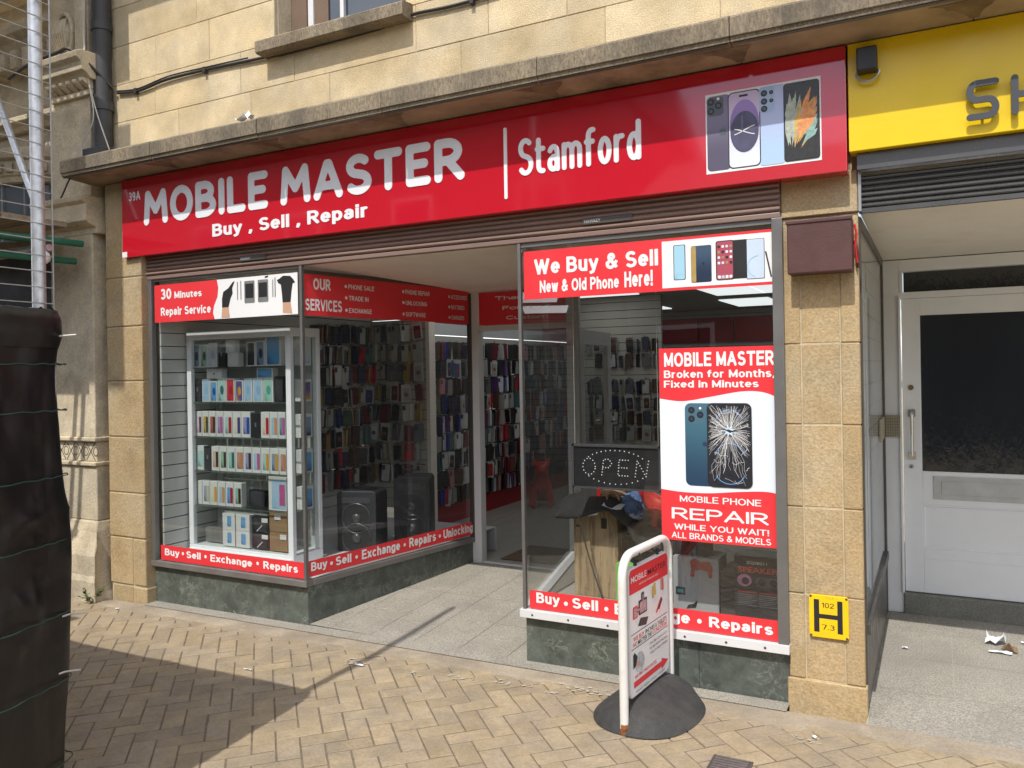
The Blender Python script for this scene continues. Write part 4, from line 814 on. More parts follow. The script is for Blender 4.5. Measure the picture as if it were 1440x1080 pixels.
for (s1, a, b, c, e), (s2, a2, b2, c2, e2) in zip(tx, tx[1:]): mb.disc(G2, (b+a2)/2, .418, .012, .0012)
mb.build('bullet', WVIN, T)
# -- the big poster
T = thing('window_poster', 'tall red and pale blue poster with a smashed phone in the right window', 'poster', (-.93, 3.885, .8))
x0, x1, z0, z1 = -1.214, -.639, .801, 1.746
def smooth(P, n=6):
    out = []
    for i in range(len(P)-1):
        p0 = P[max(i-1, 0)]; p1 = P[i]; p2 = P[i+1]; p3 = P[min(i+2, len(P)-1)]
        for k in range(n):
            t = k/n; out.append(tuple(.5*((2*b)+(-a+c)*t+(2*a-5*b+4*c-e)*t*t+(-a+3*b-3*c+e)*t**3) for a, b, c, e in zip(p0, p1, p2, p3)))
    return out+[P[-1]]
w1 = smooth([(x0, 1.498), (-1.1, 1.485), (-.965, 1.506), (-.815, 1.532), (-.718, 1.529), (x1, 1.50)]); w2 = smooth([(x0, 1.05), (-1.107, 1.04), (-.973, 1.041), (-.822, 1.056), (-.706, 1.062), (x1, 1.051)])
mb = flat(MB()); mb.poly(G, w1+[(x1, z1), (x0, z1)], 0, 0); mb.poly(G, w2+w1[::-1], 0, 1); mb.poly(G, [(x0, z0), (x1, z0)]+w2[::-1], 0, 0); mb.build('panel', [VRED, PALE], T)
for s_, a, b, c, e, bo in (('MOBILE MASTER', -1.188, -.662, 1.655, 1.724, .098), ('Broken for Months,', -1.19, -.659, 1.594, 1.637, .088), ('Fixed in Minutes', -1.191, -.734, 1.552, 1.587, .088), ('MOBILE PHONE', -1.12, -.731, .992, 1.023, .07), ('REPAIR', -1.162, -.698, .906, .962, .075), ('WHILE YOU WAIT!', -1.15, -.698, .855, .884, .075), ('ALL BRANDS & MODELS', -1.164, -.689, .812, .842, .075)): btext(s_, G, a, b, c, e, .0012, WVIN, T, bo)
mb = flat(MB()); mb.poly(G, rr(-1.088, -.88, 1.074, 1.476, .028), .0012, 0); mb.poly(G, rr(-1.076, -.99, 1.376, 1.466, .02), .0018, 1)
for a, b in ((-1.055, 1.442), (-1.055, 1.40), (-1.012, 1.42)): mb.disc(G, a, b, .0165, .0024, 2); mb.disc(G, a, b, .008, .003, 3)
mb.disc(G, -1.012, 1.452, .006, .0024, 4); fruit(mb, G, -.992, 1.275, .018, .0018, 3)
mb.poly(G, rr(-.98, -.768, 1.072, 1.477, .028), .003, 2); mb.poly(G, rr(-.972, -.776, 1.08, 1.469, .022), .0036, 5)
mb.line(G, arc(-.872, 1.20, .075, .085, 20, 160, 12), .004, .004, 6); mb.line(G, arc(-.872, 1.15, .07, .06, 200, 340, 12), .004, .004, 6); mb.line(G, arc(-.872, 1.36, .07, .085, 30, 150, 12), .005, .004, 6)
rc = random.Random(8); cx_, cz_ = -.875, 1.345
def inscr(p): return (min(max(p[0], -.973), -.775), min(max(p[1], 1.082), 1.467))
for k in range(190):
    a = rc.uniform(0, 2*math.pi); L_ = rc.uniform(.05, .26); r0 = rc.uniform(.012, .045); pts = []; n = 6
    for i in range(n+1):
        t = i/n; r = r0+(L_-r0)*t; a2 = a+rc.uniform(-.03, .03)*(1+t); p = (cx_+math.cos(a2)*r, cz_+math.sin(a2)*r*1.05)
        if inscr(p) != p: break
        pts.append(p)
    if len(pts) > 1: mb.line(G, pts, rc.uniform(.0005, .0013), .0046+k*1e-5, 4)
for rr_ in (.035, .06, .09, .125, .16, .2, .24):
    for k in range(int(5+rr_*50)):
        a = rc.uniform(0, 2*math.pi); da = rc.uniform(.08, .35); pts = [(cx_+math.cos(a+da*i/3)*rr_*rc.uniform(.93, 1.07), cz_+math.sin(a+da*i/3)*rr_*rc.uniform(.93, 1.07)) for i in range(4)]
        if all(inscr(p) == p for p in pts): mb.line(G, pts, rc.uniform(.0008, .0018), .005, 4)
star = [(cx_+math.cos(k*math.pi/9)*(.045 if k % 2 else .018)*rc.uniform(.7, 1.2), cz_+math.sin(k*math.pi/9)*(.035 if k % 2 else .015)) for k in range(18)]
mb.poly(G, star, .0056, 7); mb.poly(G, [(cx_-.02, cz_+.004), (cx_+.005, cz_-.01), (cx_+.03, cz_-.004), (cx_, cz_+.006)], .006, 2)
mb.build('smashed_phone', [printed('teal_handset', (.02, .05, .10), (.06, .16, .22), .5, .1, .35, 0, .5), mat('teal_camera', (.07, .15, .2), .35, 0), BLK, mat('lens_navy', (.03, .05, .1), .3, 0), WVIN, mat('dark_smashed_screen', (.02, .022, .03), .35, .3, 40), mat('blue_arc', (.12, .28, .55), .5, 0), mat('shatter_pale', (.55, .68, .8), .5, .2, 50)], T)
# -- pavement swing sign
T = thing('pavement_sign', 'white framed swing board on a black rubber base standing on the paving', 'sandwich board', (-1.185, 3.56, .075))
A0 = Vector((-1.207, 3.318, 0)); SU = Vector((.094, .996, 0)).normalized(); SN = Vector((SU.y, -SU.x, 0)); SPn = Pl(A0, SU, SN)
def sp(u, v, d=0.): return SPn.p(u, v, d)
bx = MB(); n = 40; rings = []
for t in range(0, 9):
    f = t/8; ring = []
    for k in range(n):
        a = 2*math.pi*k/n; ex = math.copysign(abs(math.cos(a))**.85, math.cos(a)); ey = math.copysign(abs(math.sin(a))**.85, math.sin(a))
        u = .245+ex*.29*(1-f*.999); wd = ey*.235*(1-f*.999)
        hgt = .012+.115*(1-(abs(wd)/.235)**1.25)*(1-.35*(abs(u-.245)/.29)**3)
        if t == 0: hgt = .006
        ring.append(bx.v(sp(u, .07+hgt, wd)))
    rings.append(ring)
base0 = [bx.v(sp(.245+math.copysign(abs(math.cos(2*math.pi*k/n))**.85, math.cos(2*math.pi*k/n))*.285, .072, math.copysign(abs(math.sin(2*math.pi*k/n))**.85, math.sin(2*math.pi*k/n))*.23)) for k in range(n)]
for A_, B_ in zip([base0]+rings, rings):
    for k in range(n): bx.f([A_[k], A_[(k+1) % n], B_[(k+1) % n], B_[k]])
bx.f(rings[-1]); bx.f(base0[::-1]); bx.build('base', RUBB, T, smooth='auto')
mb = MB(); P = [sp(-.025, .085), sp(-.025, .3), sp(-.025, .73)]+[sp(a, b) for a, b in arc(.065, .745, .09, .09, 180, 90, 7)]+[sp(a, b) for a, b in arc(.405, .745, .09, .09, 90, 0, 7)]+[sp(.495, .3), sp(.495, .10)]
mb.tube(P, .0195, 12); mb.build('frame', TUBEW, T, smooth='auto')
mb = MB(); mb.tube([sp(-.025, .072), sp(-.025, .098)], .0205, 12); mb.tube([sp(-.0265, .098, .002), sp(-.0258, .118, .002)], .0197, 10); mb.build('rusty_foot', RUST, T)
mb = MB(); mb.slab(SPn, rr(.012, .458, .205, .772, .03), -.012, .012); mb.build('board', WALU, T, bevel=.002)
mb = flat(MB()); PD = .0128; mb.poly(SPn, rr(.018, .452, .211, .766, .028), PD, 0); mb.poly(SPn, [(.018, .66), (.452, .66)]+[p for p in rr(.018, .452, .2, .766, .028) if p[1] > .70], PD+.0006, 1)
mb.build('poster_sheet', [WVIN, VRED], T)
text('MOBILE', SPn, .035, .20, .708, .735, PD+.0012, WVIN, T, .004); text('MASTER', SPn, .215, .425, .706, .733, PD+.0012, BLK, T, .004); text('WE FIX YOUR PHONE AND TABLET', SPn, .12, .34, .684, .692, PD+.0012, WVIN, T)
mb = flat(MB()); d = PD+.0012
for a in (.482, .417): mb.line(SPn, [(.03, a), (.44, a)], .003, d, 3)
for (a, b, c, e, mi) in ((.05, .545, .10, .60, 1), (.11, .55, .20, .615, 3), (.07, .565, .17, .59, 1), (.14, .595, .17, .645, 3)): mb.poly(SPn, rr(a, c, b, e, .006), d+mi*.0003, mi); mb.poly(SPn, rr(a+.008, c-.008, b+.008, e-.008, .004), d+.0012+mi*.0003, 4)
mb.poly(SPn, [(.10, .505), (.19, .49), (.215, .52), (.13, .535)], d, 3)
for a, b, mi in ((.26, .59, 5), (.28, .60, 5), (.36, .605, 2), (.375, .60, 1)): mb.poly(SPn, rr(a, a+.022, b, b+.055, .004), d+mi*.0002, mi)
mb.poly(SPn, [(.30, .515), (.315, .51), (.375, .565), (.362, .575)], d, 1); mb.poly(SPn, [(.325, .525), (.34, .52), (.38, .56), (.37, .568)], d+.0005, 3)
mb.poly(SPn, [(.05, .245), (.36, .245), (.36, .232), (.44, .258), (.36, .285), (.36, .272), (.05, .272)], d, 1)
mb.disc(SPn, .115, .345, .05, d, 6, rv=.045); mb.poly(SPn, [(.045, .33), (.075, .34), (.09, .375), (.06, .40), (.045, .39)], d+.0006, 3); mb.poly(SPn, [(.08, .335), (.12, .33), (.115, .35), (.085, .355)], d+.0009, 2)
for k in range(5):
    for j in range(4): mb.disc(SPn, .115+.01*k, .325+.012*j, .0025, d+.0006, 3, n=6)
mb.build('printed_pictures', [WVIN, VRED, mat('printed_pink', (.6, .3, .25), .5, .1, 20), BLK, mat('printed_screen', (.45, .3, .32), .4, .4, 60), mat('printed_ochre', (.6, .4, .1), .5, .1, 20), mat('printed_grey', (.5, .52, .56), .5, .3, 40)], T)
text('WE BUY', SPn, .05, .17, .448, .468, d, VRED, T, .004); text('PHONES & TABLETS', SPn, .18, .425, .448, .468, d, BLK, T, .004); text('NO', SPn, .05, .09, .424, .444, d, VRED, T, .004); text('MATTER THE', SPn, .10, .25, .424, .444, d, BLK, T, .004); text('CONDITION', SPn, .26, .425, .424, .444, d, VRED, T, .004)
for k, s_ in enumerate(('FOR USED UNWANTED', 'OR BROKEN PHONES', 'TABLETS AND LAPTOPS')): text(s_, SPn, .225, .435, .385-.022*k, .396-.022*k, d, ALU, T)
text('WE PAY HIGH RATES', SPn, .06, .30, .282, .298, d, VRED, T, .008); text('MAKE NEED CASH TODAY', SPn, .07, .40, .219, .227, d, BLK, T)
mb = MB()
for a in (.11, .36): mb.tube([sp(a+.012*math.cos(R_(q)), .81+.024*math.sin(R_(q)), .024*math.cos(R_(q))) for q in range(-150, 151, 30)], .005, 6); mb.tube([sp(a, .80), sp(a, .765)], .008, 6)
mb.build('hook', BLK, T, smooth='auto')

# ================================================================== NEIGHBOURING BUILDING, SCAFFOLD, FENCE
T = thing('ornate_stone_building', 'weathered grey stone building with carved pilaster left of the shop', 'building', (-6, 3.9, 0))
mb = MB(); mb.box(-14, -5.34, 4.02, 4.5, 2.74, 7.0); mb.box(-6.15, -5.34, 4.0, 4.5, -.05, 2.74); mb.build('wall', STONE3, T)
mb = MB(); mb.box(-14, -6.15, 4.35, 4.4, -.05, 2.74); mb.build('dark_shopfront', NAVY, T)
mb = MB(); mb.box(-5.935, -5.44, 3.80, 4.02, .60, 1.0); mb.box(-5.935, -5.44, 3.795, 4.02, 1.21, 2.72); mb.box(-5.925, -5.45, 3.81, 4.02, 1.03, 1.18); mb.box(-5.95, -5.43, 3.78, 4.02, 1.0, 1.03); mb.box(-5.95, -5.43, 3.78, 4.02, 1.18, 1.212)
pl_ = mb.build('pilaster', STONE3, T, bevel=.008)
mb = MB()
pr = [(4.02, -.05), (3.70, -.05), (3.70, .18), (3.715, .22), (3.715, .36), (3.74, .44), (3.775, .52), (3.795, .60), (4.02, .60)]
n0 = [(-6.03, -.05)]; xs_ = {-.05: .10, .18: .10, .22: .085, .36: .085, .44: .06, .52: .025, .60: .0}
rows = [[mb.v((x+sg*xs_[z], y, z)) for y, z in pr] for x, sg in ((-5.935, -1), (-5.44, 1))]
for k in range(len(pr)): mb.f([rows[0][k], rows[0][(k+1) % len(pr)], rows[1][(k+1) % len(pr)], rows[1][k]])
mb.f(rows[0][::-1]); mb.f(rows[1]); mb.build('pilaster_base', STONE3, T, bevel=.012)
mb = flat(MB()); cp = FP(3.81)
for k in range(4):
    a = -5.91+.115*k
    mb.line(cp, [(a, 1.04), (a+.05, 1.105), (a, 1.17)], .008, .001); mb.line(cp, [(a+.10, 1.04), (a+.05, 1.105), (a+.10, 1.17)], .008, .001); mb.line(cp, arc(a+.107, 1.105, .028, .032, 0, 360, 12), .007, .001)
mb.build('carved_band', mat('carved_shadow_line', (.1, .085, .06), .9, .2, 30), T)
def corn(name, x0, x1, prf, e=.0): 
    m_ = MB(); m_.prof(prf, x0, x1); return m_.build(name, STONE3, T, bevel=.004)
corn('capital', -5.98, -5.37, [(4.02, 2.70), (3.79, 2.70), (3.78, 2.74), (3.73, 2.76), (3.70, 2.78), (3.70, 2.90), (3.67, 2.92), (3.66, 2.955), (4.02, 2.975)])
mb = MB(); mb.box(-5.89, -5.42, 3.78, 4.02, 2.975, 3.72); mb.box(-5.40, -5.345, 3.90, 4.02, 2.0, 4.9); mb.build('upper_pilaster', STONE3, T, bevel=.006)
br = corn('bracket', -5.84, -5.33, [(4.02, 3.80), (3.73, 3.80), (3.70, 3.83), (3.66, 3.845), (3.655, 3.90), (3.62, 3.925), (3.61, 3.96), (3.66, 3.985), (4.02, 3.99)])
mb = MB(); mb.prof([(4.02, 3.70), (3.75, 3.70), (3.745, 3.735), (4.02, 3.74)], -5.83, -5.36); mb.build('moulding', STONE3, br, bevel=.003)
for k in range(6):
    x = -5.795+.078*k; mb = MB(); mb.prof([(3.80, 3.80), (3.685, 3.80), (3.69, 3.78), (3.76, 3.74), (3.80, 3.74)], x, x+.042); mb.build('dentil', STONE3, br)
mb = MB(); mb.box(-5.92, -5.46, 3.80, 4.02, 3.985, 5.4); mb.box(-5.555, -5.465, 3.76, 3.80, 4.0, 5.4); mb.build('upper_pilaster', STONE3, T, bevel=.01)
mb = MB(); c0 = Vector((-5.715, 3.785, 4.20))
mb.tube([c0+Vector((.105*math.cos(R_(a)), 0, .16*math.sin(R_(a)))) for a in range(0, 361, 15)], .018, 6); mb.ball(c0+Vector((0, .01, 0)), (.075, .05, .12), 12)
for k in range(-3, 4): mb.tube([c0+Vector((.02*k, -.02, -.11)), c0+Vector((.026*k, -.055, 0)), c0+Vector((.018*k, -.02, .11))], .007, 5)
mb.build('medallion', STONE3, T, smooth='auto')
# string courses and the bowed cornice over the left shopfront
mb = MB()
for prf in ([(4.03, 3.66), (3.97, 3.66), (3.95, 3.70), (3.90, 3.72), (3.90, 3.76), (4.03, 3.78)], [(4.03, 4.28), (3.95, 4.28), (3.90, 4.36), (3.84, 4.40), (3.84, 4.46), (4.03, 4.5)], [(4.03, 4.72), (3.92, 4.72), (3.80, 4.84), (3.78, 4.92), (4.03, 4.95)]): mb.prof(prf, -14, -5.93)
mb.build('string_course', STONE3, T, bevel=.004)
for k in range(14): mb = MB(); mb.box(-6.04-.16*k, -5.96-.16*k, 3.86, 4.02, 4.13, 4.27); mb.build('dentil', STONE3, T)
bc_ = Vector((-6.75, 4.25, 0)); prf = [(.62, 3.19), (.66, 3.20), (.68, 3.24), (.70, 3.25), (.70, 3.36), (.74, 3.38), (.76, 3.42), (.76, 3.45), (.62, 3.47)]; mb = MB(); prev = None
for a in range(180, 361, 9):
    ring = [mb.v(bc_+Vector((math.cos(R_(a))*r*1.15, math.sin(R_(a))*r*.75, z))) for r, z in prf]
    if prev:
        for k in range(len(prf)-1): mb.f([prev[k], prev[k+1], ring[k+1], ring[k]])
    prev = ring
cw = mb.build('bow_cornice', STONE3, T, smooth='auto')
for a in range(240, 352, 7):
    mb = MB(); c = bc_+Vector((math.cos(R_(a))*.715*1.15, math.sin(R_(a))*.715*.75, 3.305)); rd = Vector((math.cos(R_(a)), math.sin(R_(a))*.75, 0)).normalized(); mb.obox(c, rd*.02, Vector((-rd.y, rd.x, 0))*.025, UZ*.035); mb.build('dentil', STONE3, cw)
mb = MB(); prev = None
for a in range(180, 361, 9):
    ring = [mb.v(bc_+Vector((math.cos(R_(a))*.60*1.15, math.sin(R_(a))*.60*.75, z))) for z in (2.74, 3.2)]
    if prev: mb.f([prev[0], prev[1], ring[1], ring[0]])
    prev = ring
mb.build('bow_window', mat('grey_blue_glazing', (.10, .12, .135), .25, .2, 3), T)
mb = MB()
for a in range(196, 361, 18): c = bc_+Vector((math.cos(R_(a))*.605*1.15, math.sin(R_(a))*.605*.75, 2.97)); mb.obox(c, (.012, 0, 0), (0, .012, 0), (0, 0, .23))
mb.build('glazing_bar', mat('grey_glazing_bar', (.16, .17, .18), .5, .1, 8), T)
# downpipe
T = thing('downpipe', 'dark grey cast iron downpipe ending above the cornice', 'downpipe', (-5.36, 3.82, 3.2))
mb = MB(); mb.tube([(-5.345, 3.83, 3.30), (-5.34, 3.83, 6.5)], .065, 14); mb.build('pipe', PIPE, T, smooth='auto')
for z in (3.62, 4.2): mb = MB(); mb.tube([(-5.345, 3.83, z-.03), (-5.345, 3.83, z+.03)], .074, 14); mb.build('collar', PIPE, T, smooth='auto')
mb = MB(); mb.box(-5.46, -5.235, 3.74, 3.9, 3.20, 3.31); mb.build('shoe', PIPE, T, bevel=.01)
# cables
def wob(P, r, m, name, label, cat='cable'):
    o = MB().tube(smooth3(P), r, 6).build(name, m, None, 'auto', loc=P[0]); return tag(o, label, cat)
def smooth3(P, n=5): return smooth([tuple(p) for p in P], n)
wob([(-5.25, 3.885, 3.722), (-5.024, 3.885, 3.700), (-4.726, 3.882, 3.725), (-4.34, 3.885, 3.722), (-3.98, 3.885, 3.708), (-3.74, 3.885, 3.698), (-3.6, 3.893, 3.694), (-2.9, 3.893, 3.698), (-2.663, 3.885, 3.724), (-2.363, 3.885, 3.712), (-1.9, 3.885, 3.72), (-.5, 3.885, 3.74)], .010, CABLE, 'wall_cable', 'thick black cable clipped across the upper stone wall')
wob([(-5.25, 3.88, 3.735), (-5.02, 3.88, 3.714), (-4.7, 3.877, 3.742), (-4.3, 3.88, 3.735), (-3.95, 3.88, 3.724)], .005, CABLE, 'wall_cable', 'thin black cable running just above the thick wall cable')
wob([(-6.2, 3.66, 3.93), (-5.9, 3.63, 3.97), (-5.55, 3.62, 3.985), (-5.40, 3.62, 3.98), (-5.33, 3.74, 3.88), (-5.27, 3.86, 3.75)], .012, CABLE, 'wall_cable', 'black cable looped over the carved bracket to the downpipe')
wob([(-5.41, 3.74, 4.9), (-5.42, 3.74, 4.10), (-5.39, 3.74, 3.87), (-5.30, 3.74, 3.58), (-5.16, 3.74, 3.27), (-5.15, 3.75, 3.21)], .0045, WCABLE, 'white_cable', 'white cable hanging straight down across the dark downpipe')
wob([(-5.35, 3.73, 4.9), (-5.40, 3.73, 4.1), (-5.35, 3.73, 3.75), (-5.31, 3.73, 3.57), (-5.33, 3.73, 3.46), (-5.44, 3.73, 3.34), (-5.45, 3.74, 3.21)], .004, WCABLE, 'white_cable', 'white cable kinking away left of the downpipe foot')
wob([(-5.15, 3.74, 3.21), (-5.12, 3.72, 3.25), (-5.05, 3.70, 3.255), (-4.98, 3.70, 3.22)], .004, CABLE, 'loose_wire', 'short black wire end curling on the cornice')
wob([(-5.62, 3.68, 2.96), (-5.55, 3.66, 3.0), (-5.42, 3.60, 3.03), (-5.36, 3.60, 3.09)], .006, CABLE, 'loose_wire', 'loose wire hanging from the cornice end to the capital')
for x, z in ((-5.05, 3.70), (-4.35, 3.72), (-2.25, 3.71)): tag(MB().box(x-.012, x+.012, 3.868, 3.9, z-.02, z+.02).build('cable_clip', CABLE, None, loc=(x, 3.89, z), bevel=.003), {-5.05: 'black clip holding the cable beside the downpipe', -4.35: 'black clip holding the cable above the white scrap', -2.25: 'black clip holding the cable right of the window'}[x], 'cable clip', 'clips along the wall cable')
# scaffold on the left building
T = thing('scaffold', 'scaffold of green tubes and boards in front of the left building', 'scaffold', (-6.5, 3, 0))
def rod(name, P, r, m): return MB().tube(P, r, 10).build(name, m, T, smooth='auto')
rod('transom', [(-5.47, 3.74, 2.62), (-5.72, 1.9, 2.62)], .024, SCAF); rod('transom', [(-5.55, 3.74, 2.50), (-5.80, 2.2, 2.50)], .024, SCAF); rod('transom', [(-6.05, 3.74, 2.70), (-6.2, 1.9, 2.70)], .024, SCAF)
rod('ledger', [(-5.36, 3.42, 2.545), (-10, 3.46, 2.56)], .024, GALV); rod('ledger', [(-5.62, 2.25, 2.66), (-10, 2.25, 2.66)], .024, SCAF)
rod('brace', [(-5.47, 3.4, 2.86), (-6.3, 3.4, 4.4)], .024, GALV)
rod('standard', [(-6.35, 3.45, .03), (-6.35, 3.45, 6)], .024, GALV); rod('standard', [(-4.82, 2.25, .04), (-4.82, 2.25, .05)], .02, GALV) if 0 else None
for k in range(3): y = 2.95+.235*k; mb = MB(); mb.box(-10, -5.50, y, y+.225, 2.73, 2.768); mb.build('board', BOARD, T)
mb = MB(); mb.box(-10, -5.1, 1.30, 1.52, 2.73, 2.768); mb.build('board', BOARD, T)
for k in range(9):
    if k == 6: continue
    y = 1.45+.235*k; mb = MB(); mb.box(-10, -5.14, y, y+.225, 4.95, 4.99); mb.build('board', BOARD, T)
mb = MB(); mb.box(-10, -4.66, 3.36, 3.50, 5.05, 5.09); mb.build('board', BOARD, T)
mb = MB(); mb.ball((-5.40, 3.40, 2.48), (.05, .05, .05), 10); mb.build('tube_cap', WVIN, T, smooth=True)
# temporary fence with tarpaulin
T = thing('site_fence', 'tall galvanised post and wire mesh fence corner at the left edge', 'fence', (-2.83, 1.766, .05))
mb = MB(); mb.tube([(-2.83, 1.766, .05), (-2.83, 1.766, 4.0)], .0225, 14); mb.build('post', GALV, T, smooth='auto')
mb = MB()
for k in range(28):
    z = 1.86+.0565*k; mb.tube([(-2.80, 1.80, z), (-2.802, 1.2, z+.003), (-2.80, -.4, z)], .0022, 5)
mb.tube([(-2.80, 1.80, .1), (-2.80, 1.80, 3.43)], .003, 6); mb.tube([(-2.80, 1.1, .1), (-2.80, 1.1, 3.43)], .003, 6)
mb.build('mesh_panel', WIRE, T)
T = thing('tarpaulin', 'wrinkled black tarpaulin tied over the fence with green cord', 'tarpaulin', (-2.8, 1.7, .06))
rt = random.Random(12); path = [(-9, 1.80), (-6, 1.81), (-4.2, 1.79), (-3.3, 1.81), (-2.95, 1.81), (-2.86, 1.81), (-2.80, 1.80), (-2.775, 1.74), (-2.765, 1.66), (-2.75, 1.52), (-2.76, 1.3), (-2.78, 1.0), (-2.76, .6), (-2.78, .1), (-2.77, -.4)]
pp = smooth(path, 10); zs = [.05+1.84*k/90 for k in range(91)]; mb = MB(); gr = []
import mathutils
for j, z in enumerate(zs):
    row = []
    for i, (x, y) in enumerate(pp):
        nz = mathutils.noise.noise(Vector((x*2.2, y*2.2, z*1.6)))*.030+mathutils.noise.noise(Vector((x*9, y*9, z*4)))*.010
        rg = abs(mathutils.noise.noise(Vector((x*4+z*1.4, y*4-z*.9, z*2.6))))+.5*abs(mathutils.noise.noise(Vector((x*9-z*2, y*9+z*2, z*3))))
        nz += (.016*(1-min(1, rg*3.2))**2 if rg < .31 else 0)
        side = min(1, max(0, (1.80-y)/.12)); bul = .055*math.sin(math.pi*min(1, z/1.75))*side*min(1, max(0, (1.75-y)/.3))
        e = .035*math.sin(math.pi*min(1, z/1.85))**2*(1 if abs(y-1.80) < .06 else 0)
        top = (.012*math.sin(i*.9) if j == 90 else 0)
        row.append(mb.v((x+(nz+bul)*side+.0*e, y+(nz+e)*(1-side), z+top)))
    gr.append(row)
for A_, B_ in zip(gr, gr[1:]):
    for k in range(len(pp)-1): mb.f([A_[k], A_[k+1], B_[k+1], B_[k]])
mb.build('sheet', TARP, T, smooth=True)
mb = MB(); g2 = []
for z, o in ((1.76, .012), (1.80, .022), (1.86, .022), (1.895, .01), (1.90, -.01)):
    g2.append([mb.v((x+o*min(1, max(0, (1.85-y)/.1))+mathutils.noise.noise(Vector((x*5, y*5, z*4)))*.012, y+o*(1 if y > 1.75 else 0), z+mathutils.noise.noise(Vector((x*3, y*6, 1)))*.012)) for x, y in pp])
for A_, B_ in zip(g2, g2[1:]):
    for k in range(len(pp)-1): mb.f([A_[k], A_[k+1], B_[k+1], B_[k]])
mb.build('folded_hem', TARP, T, smooth=True)
mb = MB()
for z in (1.70, 1.535, 1.30, 1.07, .81, .57, .28):
    mb.tube([(x+(.055*math.sin(math.pi*z/1.75)*min(1, max(0, (1.75-y)/.3))+.022)*(1 if y < 1.79 else 0), y+(.03 if y > 1.79 else 0)+.012, z+.002*math.sin(i*.7)) for i, (x, y) in enumerate(pp) if x > -3.1], .0022, 5)
mb.build('green_cord', ROPE, T)
for y, z, dx in ((1.80, 1.80, .10), (1.82, .80, .07), (1.80, .60, .06)):
    mb = MB(); mb.tube([(-2.80, y-.06, z-.012), (-2.77, y, z), (-2.74+.2*dx, y+.03, z+.004)], .0035, 5); mb.build('cable_tie', WCABLE, T)

# ================================================================== SMALL THINGS ON THE GROUND
T = thing('drain_cover', 'small dark iron drain cover let into the paving', 'drain cover', (-.74, 3.22, .07))
mb = MB(); mb.box(-.82, -.66, 3.10, 3.275, .06, .077); mb.build('plate', mat('cast_iron', (.07, .06, .058), .6, .2, 20, .2, 80), T, bevel=.004)
mb = MB()
for k in range(8): mb.box(-.805, -.675, 3.112+.02*k, 3.122+.02*k, .076, .082)
mb.build('ribs', mat('worn_iron', (.13, .11, .105), .5, .2, 30), T)
def scrap(x, y, z, s, m, name, label, cat, fold=.35, seed=0, asp=1.):
    rs_ = random.Random(seed); n_ = 5; mb = MB(); g = [[mb.v((x+s*(i/(n_-1)-.5)*asp+rs_.uniform(-.1, .1)*s, y+s*(j/(n_-1)-.5)/asp+rs_.uniform(-.1, .1)*s, z+.002+s*fold*abs(rs_.gauss(0, .5)))) for j in range(n_)] for i in range(n_)]
    for i in range(n_-1):
        for j in range(n_-1): mb.f([g[i][j], g[i+1][j], g[i+1][j+1], g[i][j+1]])
    return tag(mb.build(name, m, None, loc=(x, y, z)), label, cat)
scrap(.28, 5.25, .08, .10, PAPER, 'crumpled_paper', 'crumpled white paper lying in front of the white door', 'litter', .7, 1)
scrap(.335, 5.13, .08, .07, mat('dry_leaf', (.2, .13, .07), .9, .3, 30), 'dry_leaf', 'brown dry leaf beside the crumpled paper', 'leaf', .4, 2)
scrap(.29, 5.07, .08, .06, PAPER, 'torn_paper', 'thin torn strip of white paper near the brown leaf', 'litter', .15, 3, 1.8)
scrap(-.17, 4.94, .08, .028, PAPER, 'torn_paper', 'tiny white scrap in the middle of the right lobby floor', 'litter', .4, 4)
scrap(.42, 5.3, .08, .03, PAPER, 'torn_paper', 'small white scrap right of the crumpled paper', 'litter', .3, 14)
for k, (x, y, s, asp, lab) in enumerate([(-2.797, 3.481, .03, 1.7, 'white scrap on the paving near the pole shadow'), (-3.31, 3.18, .026, 2.2, 'curled white scrap on the edge of the fence shadow'), (-.474, 3.59, .02, 1, 'white scrap on the paving below the right pillar'), (-5.05, 3.66, .02, 1, 'white scrap at the foot of the left pillar')]): scrap(x, y, gz(x)+.004, s, PAPER, 'torn_paper', lab, 'litter', .3, 20+k, asp)
scrap(-3.70, 3.60, 3.185, .085, PAPER, 'crumpled_paper', 'crumpled white scrap lying on the cornice', 'litter', .7, 8, 1.3)
SPLAT = mat('lime_stain', (.46, .42, .36), .9, .25, 60)
mb = MB(); rs_ = random.Random(31)
for x, y, r in ((-1.947, 3.575, .035), (-1.82, 3.60, .025), (-1.535, 3.66, .05), (-1.424, 3.70, .03), (-.50, 3.56, .03), (-2.45, 3.5, .03), (-2.2, 3.55, .04), (-1.68, 3.58, .03), (-2.85, 3.52, .05)):
    for k in range(16):
        a, b = x+rs_.gauss(0, r), y+rs_.gauss(0, r*.45); q = r*rs_.uniform(.06, .24); z = gz(a)+.005
        mb.f([mb.v((a+q*1.5*math.cos(t*math.pi/4)*rs_.uniform(.6, 1.2), b+q*.8*math.sin(t*math.pi/4)*rs_.uniform(.6, 1.2), z)) for t in range(8)])
ob = mb.build('lime_splash', SPLAT); ob['kind'] = 'stuff'; ob['label'] = 'white mortar splashes on the paving edge'; ob['category'] = 'splashes'
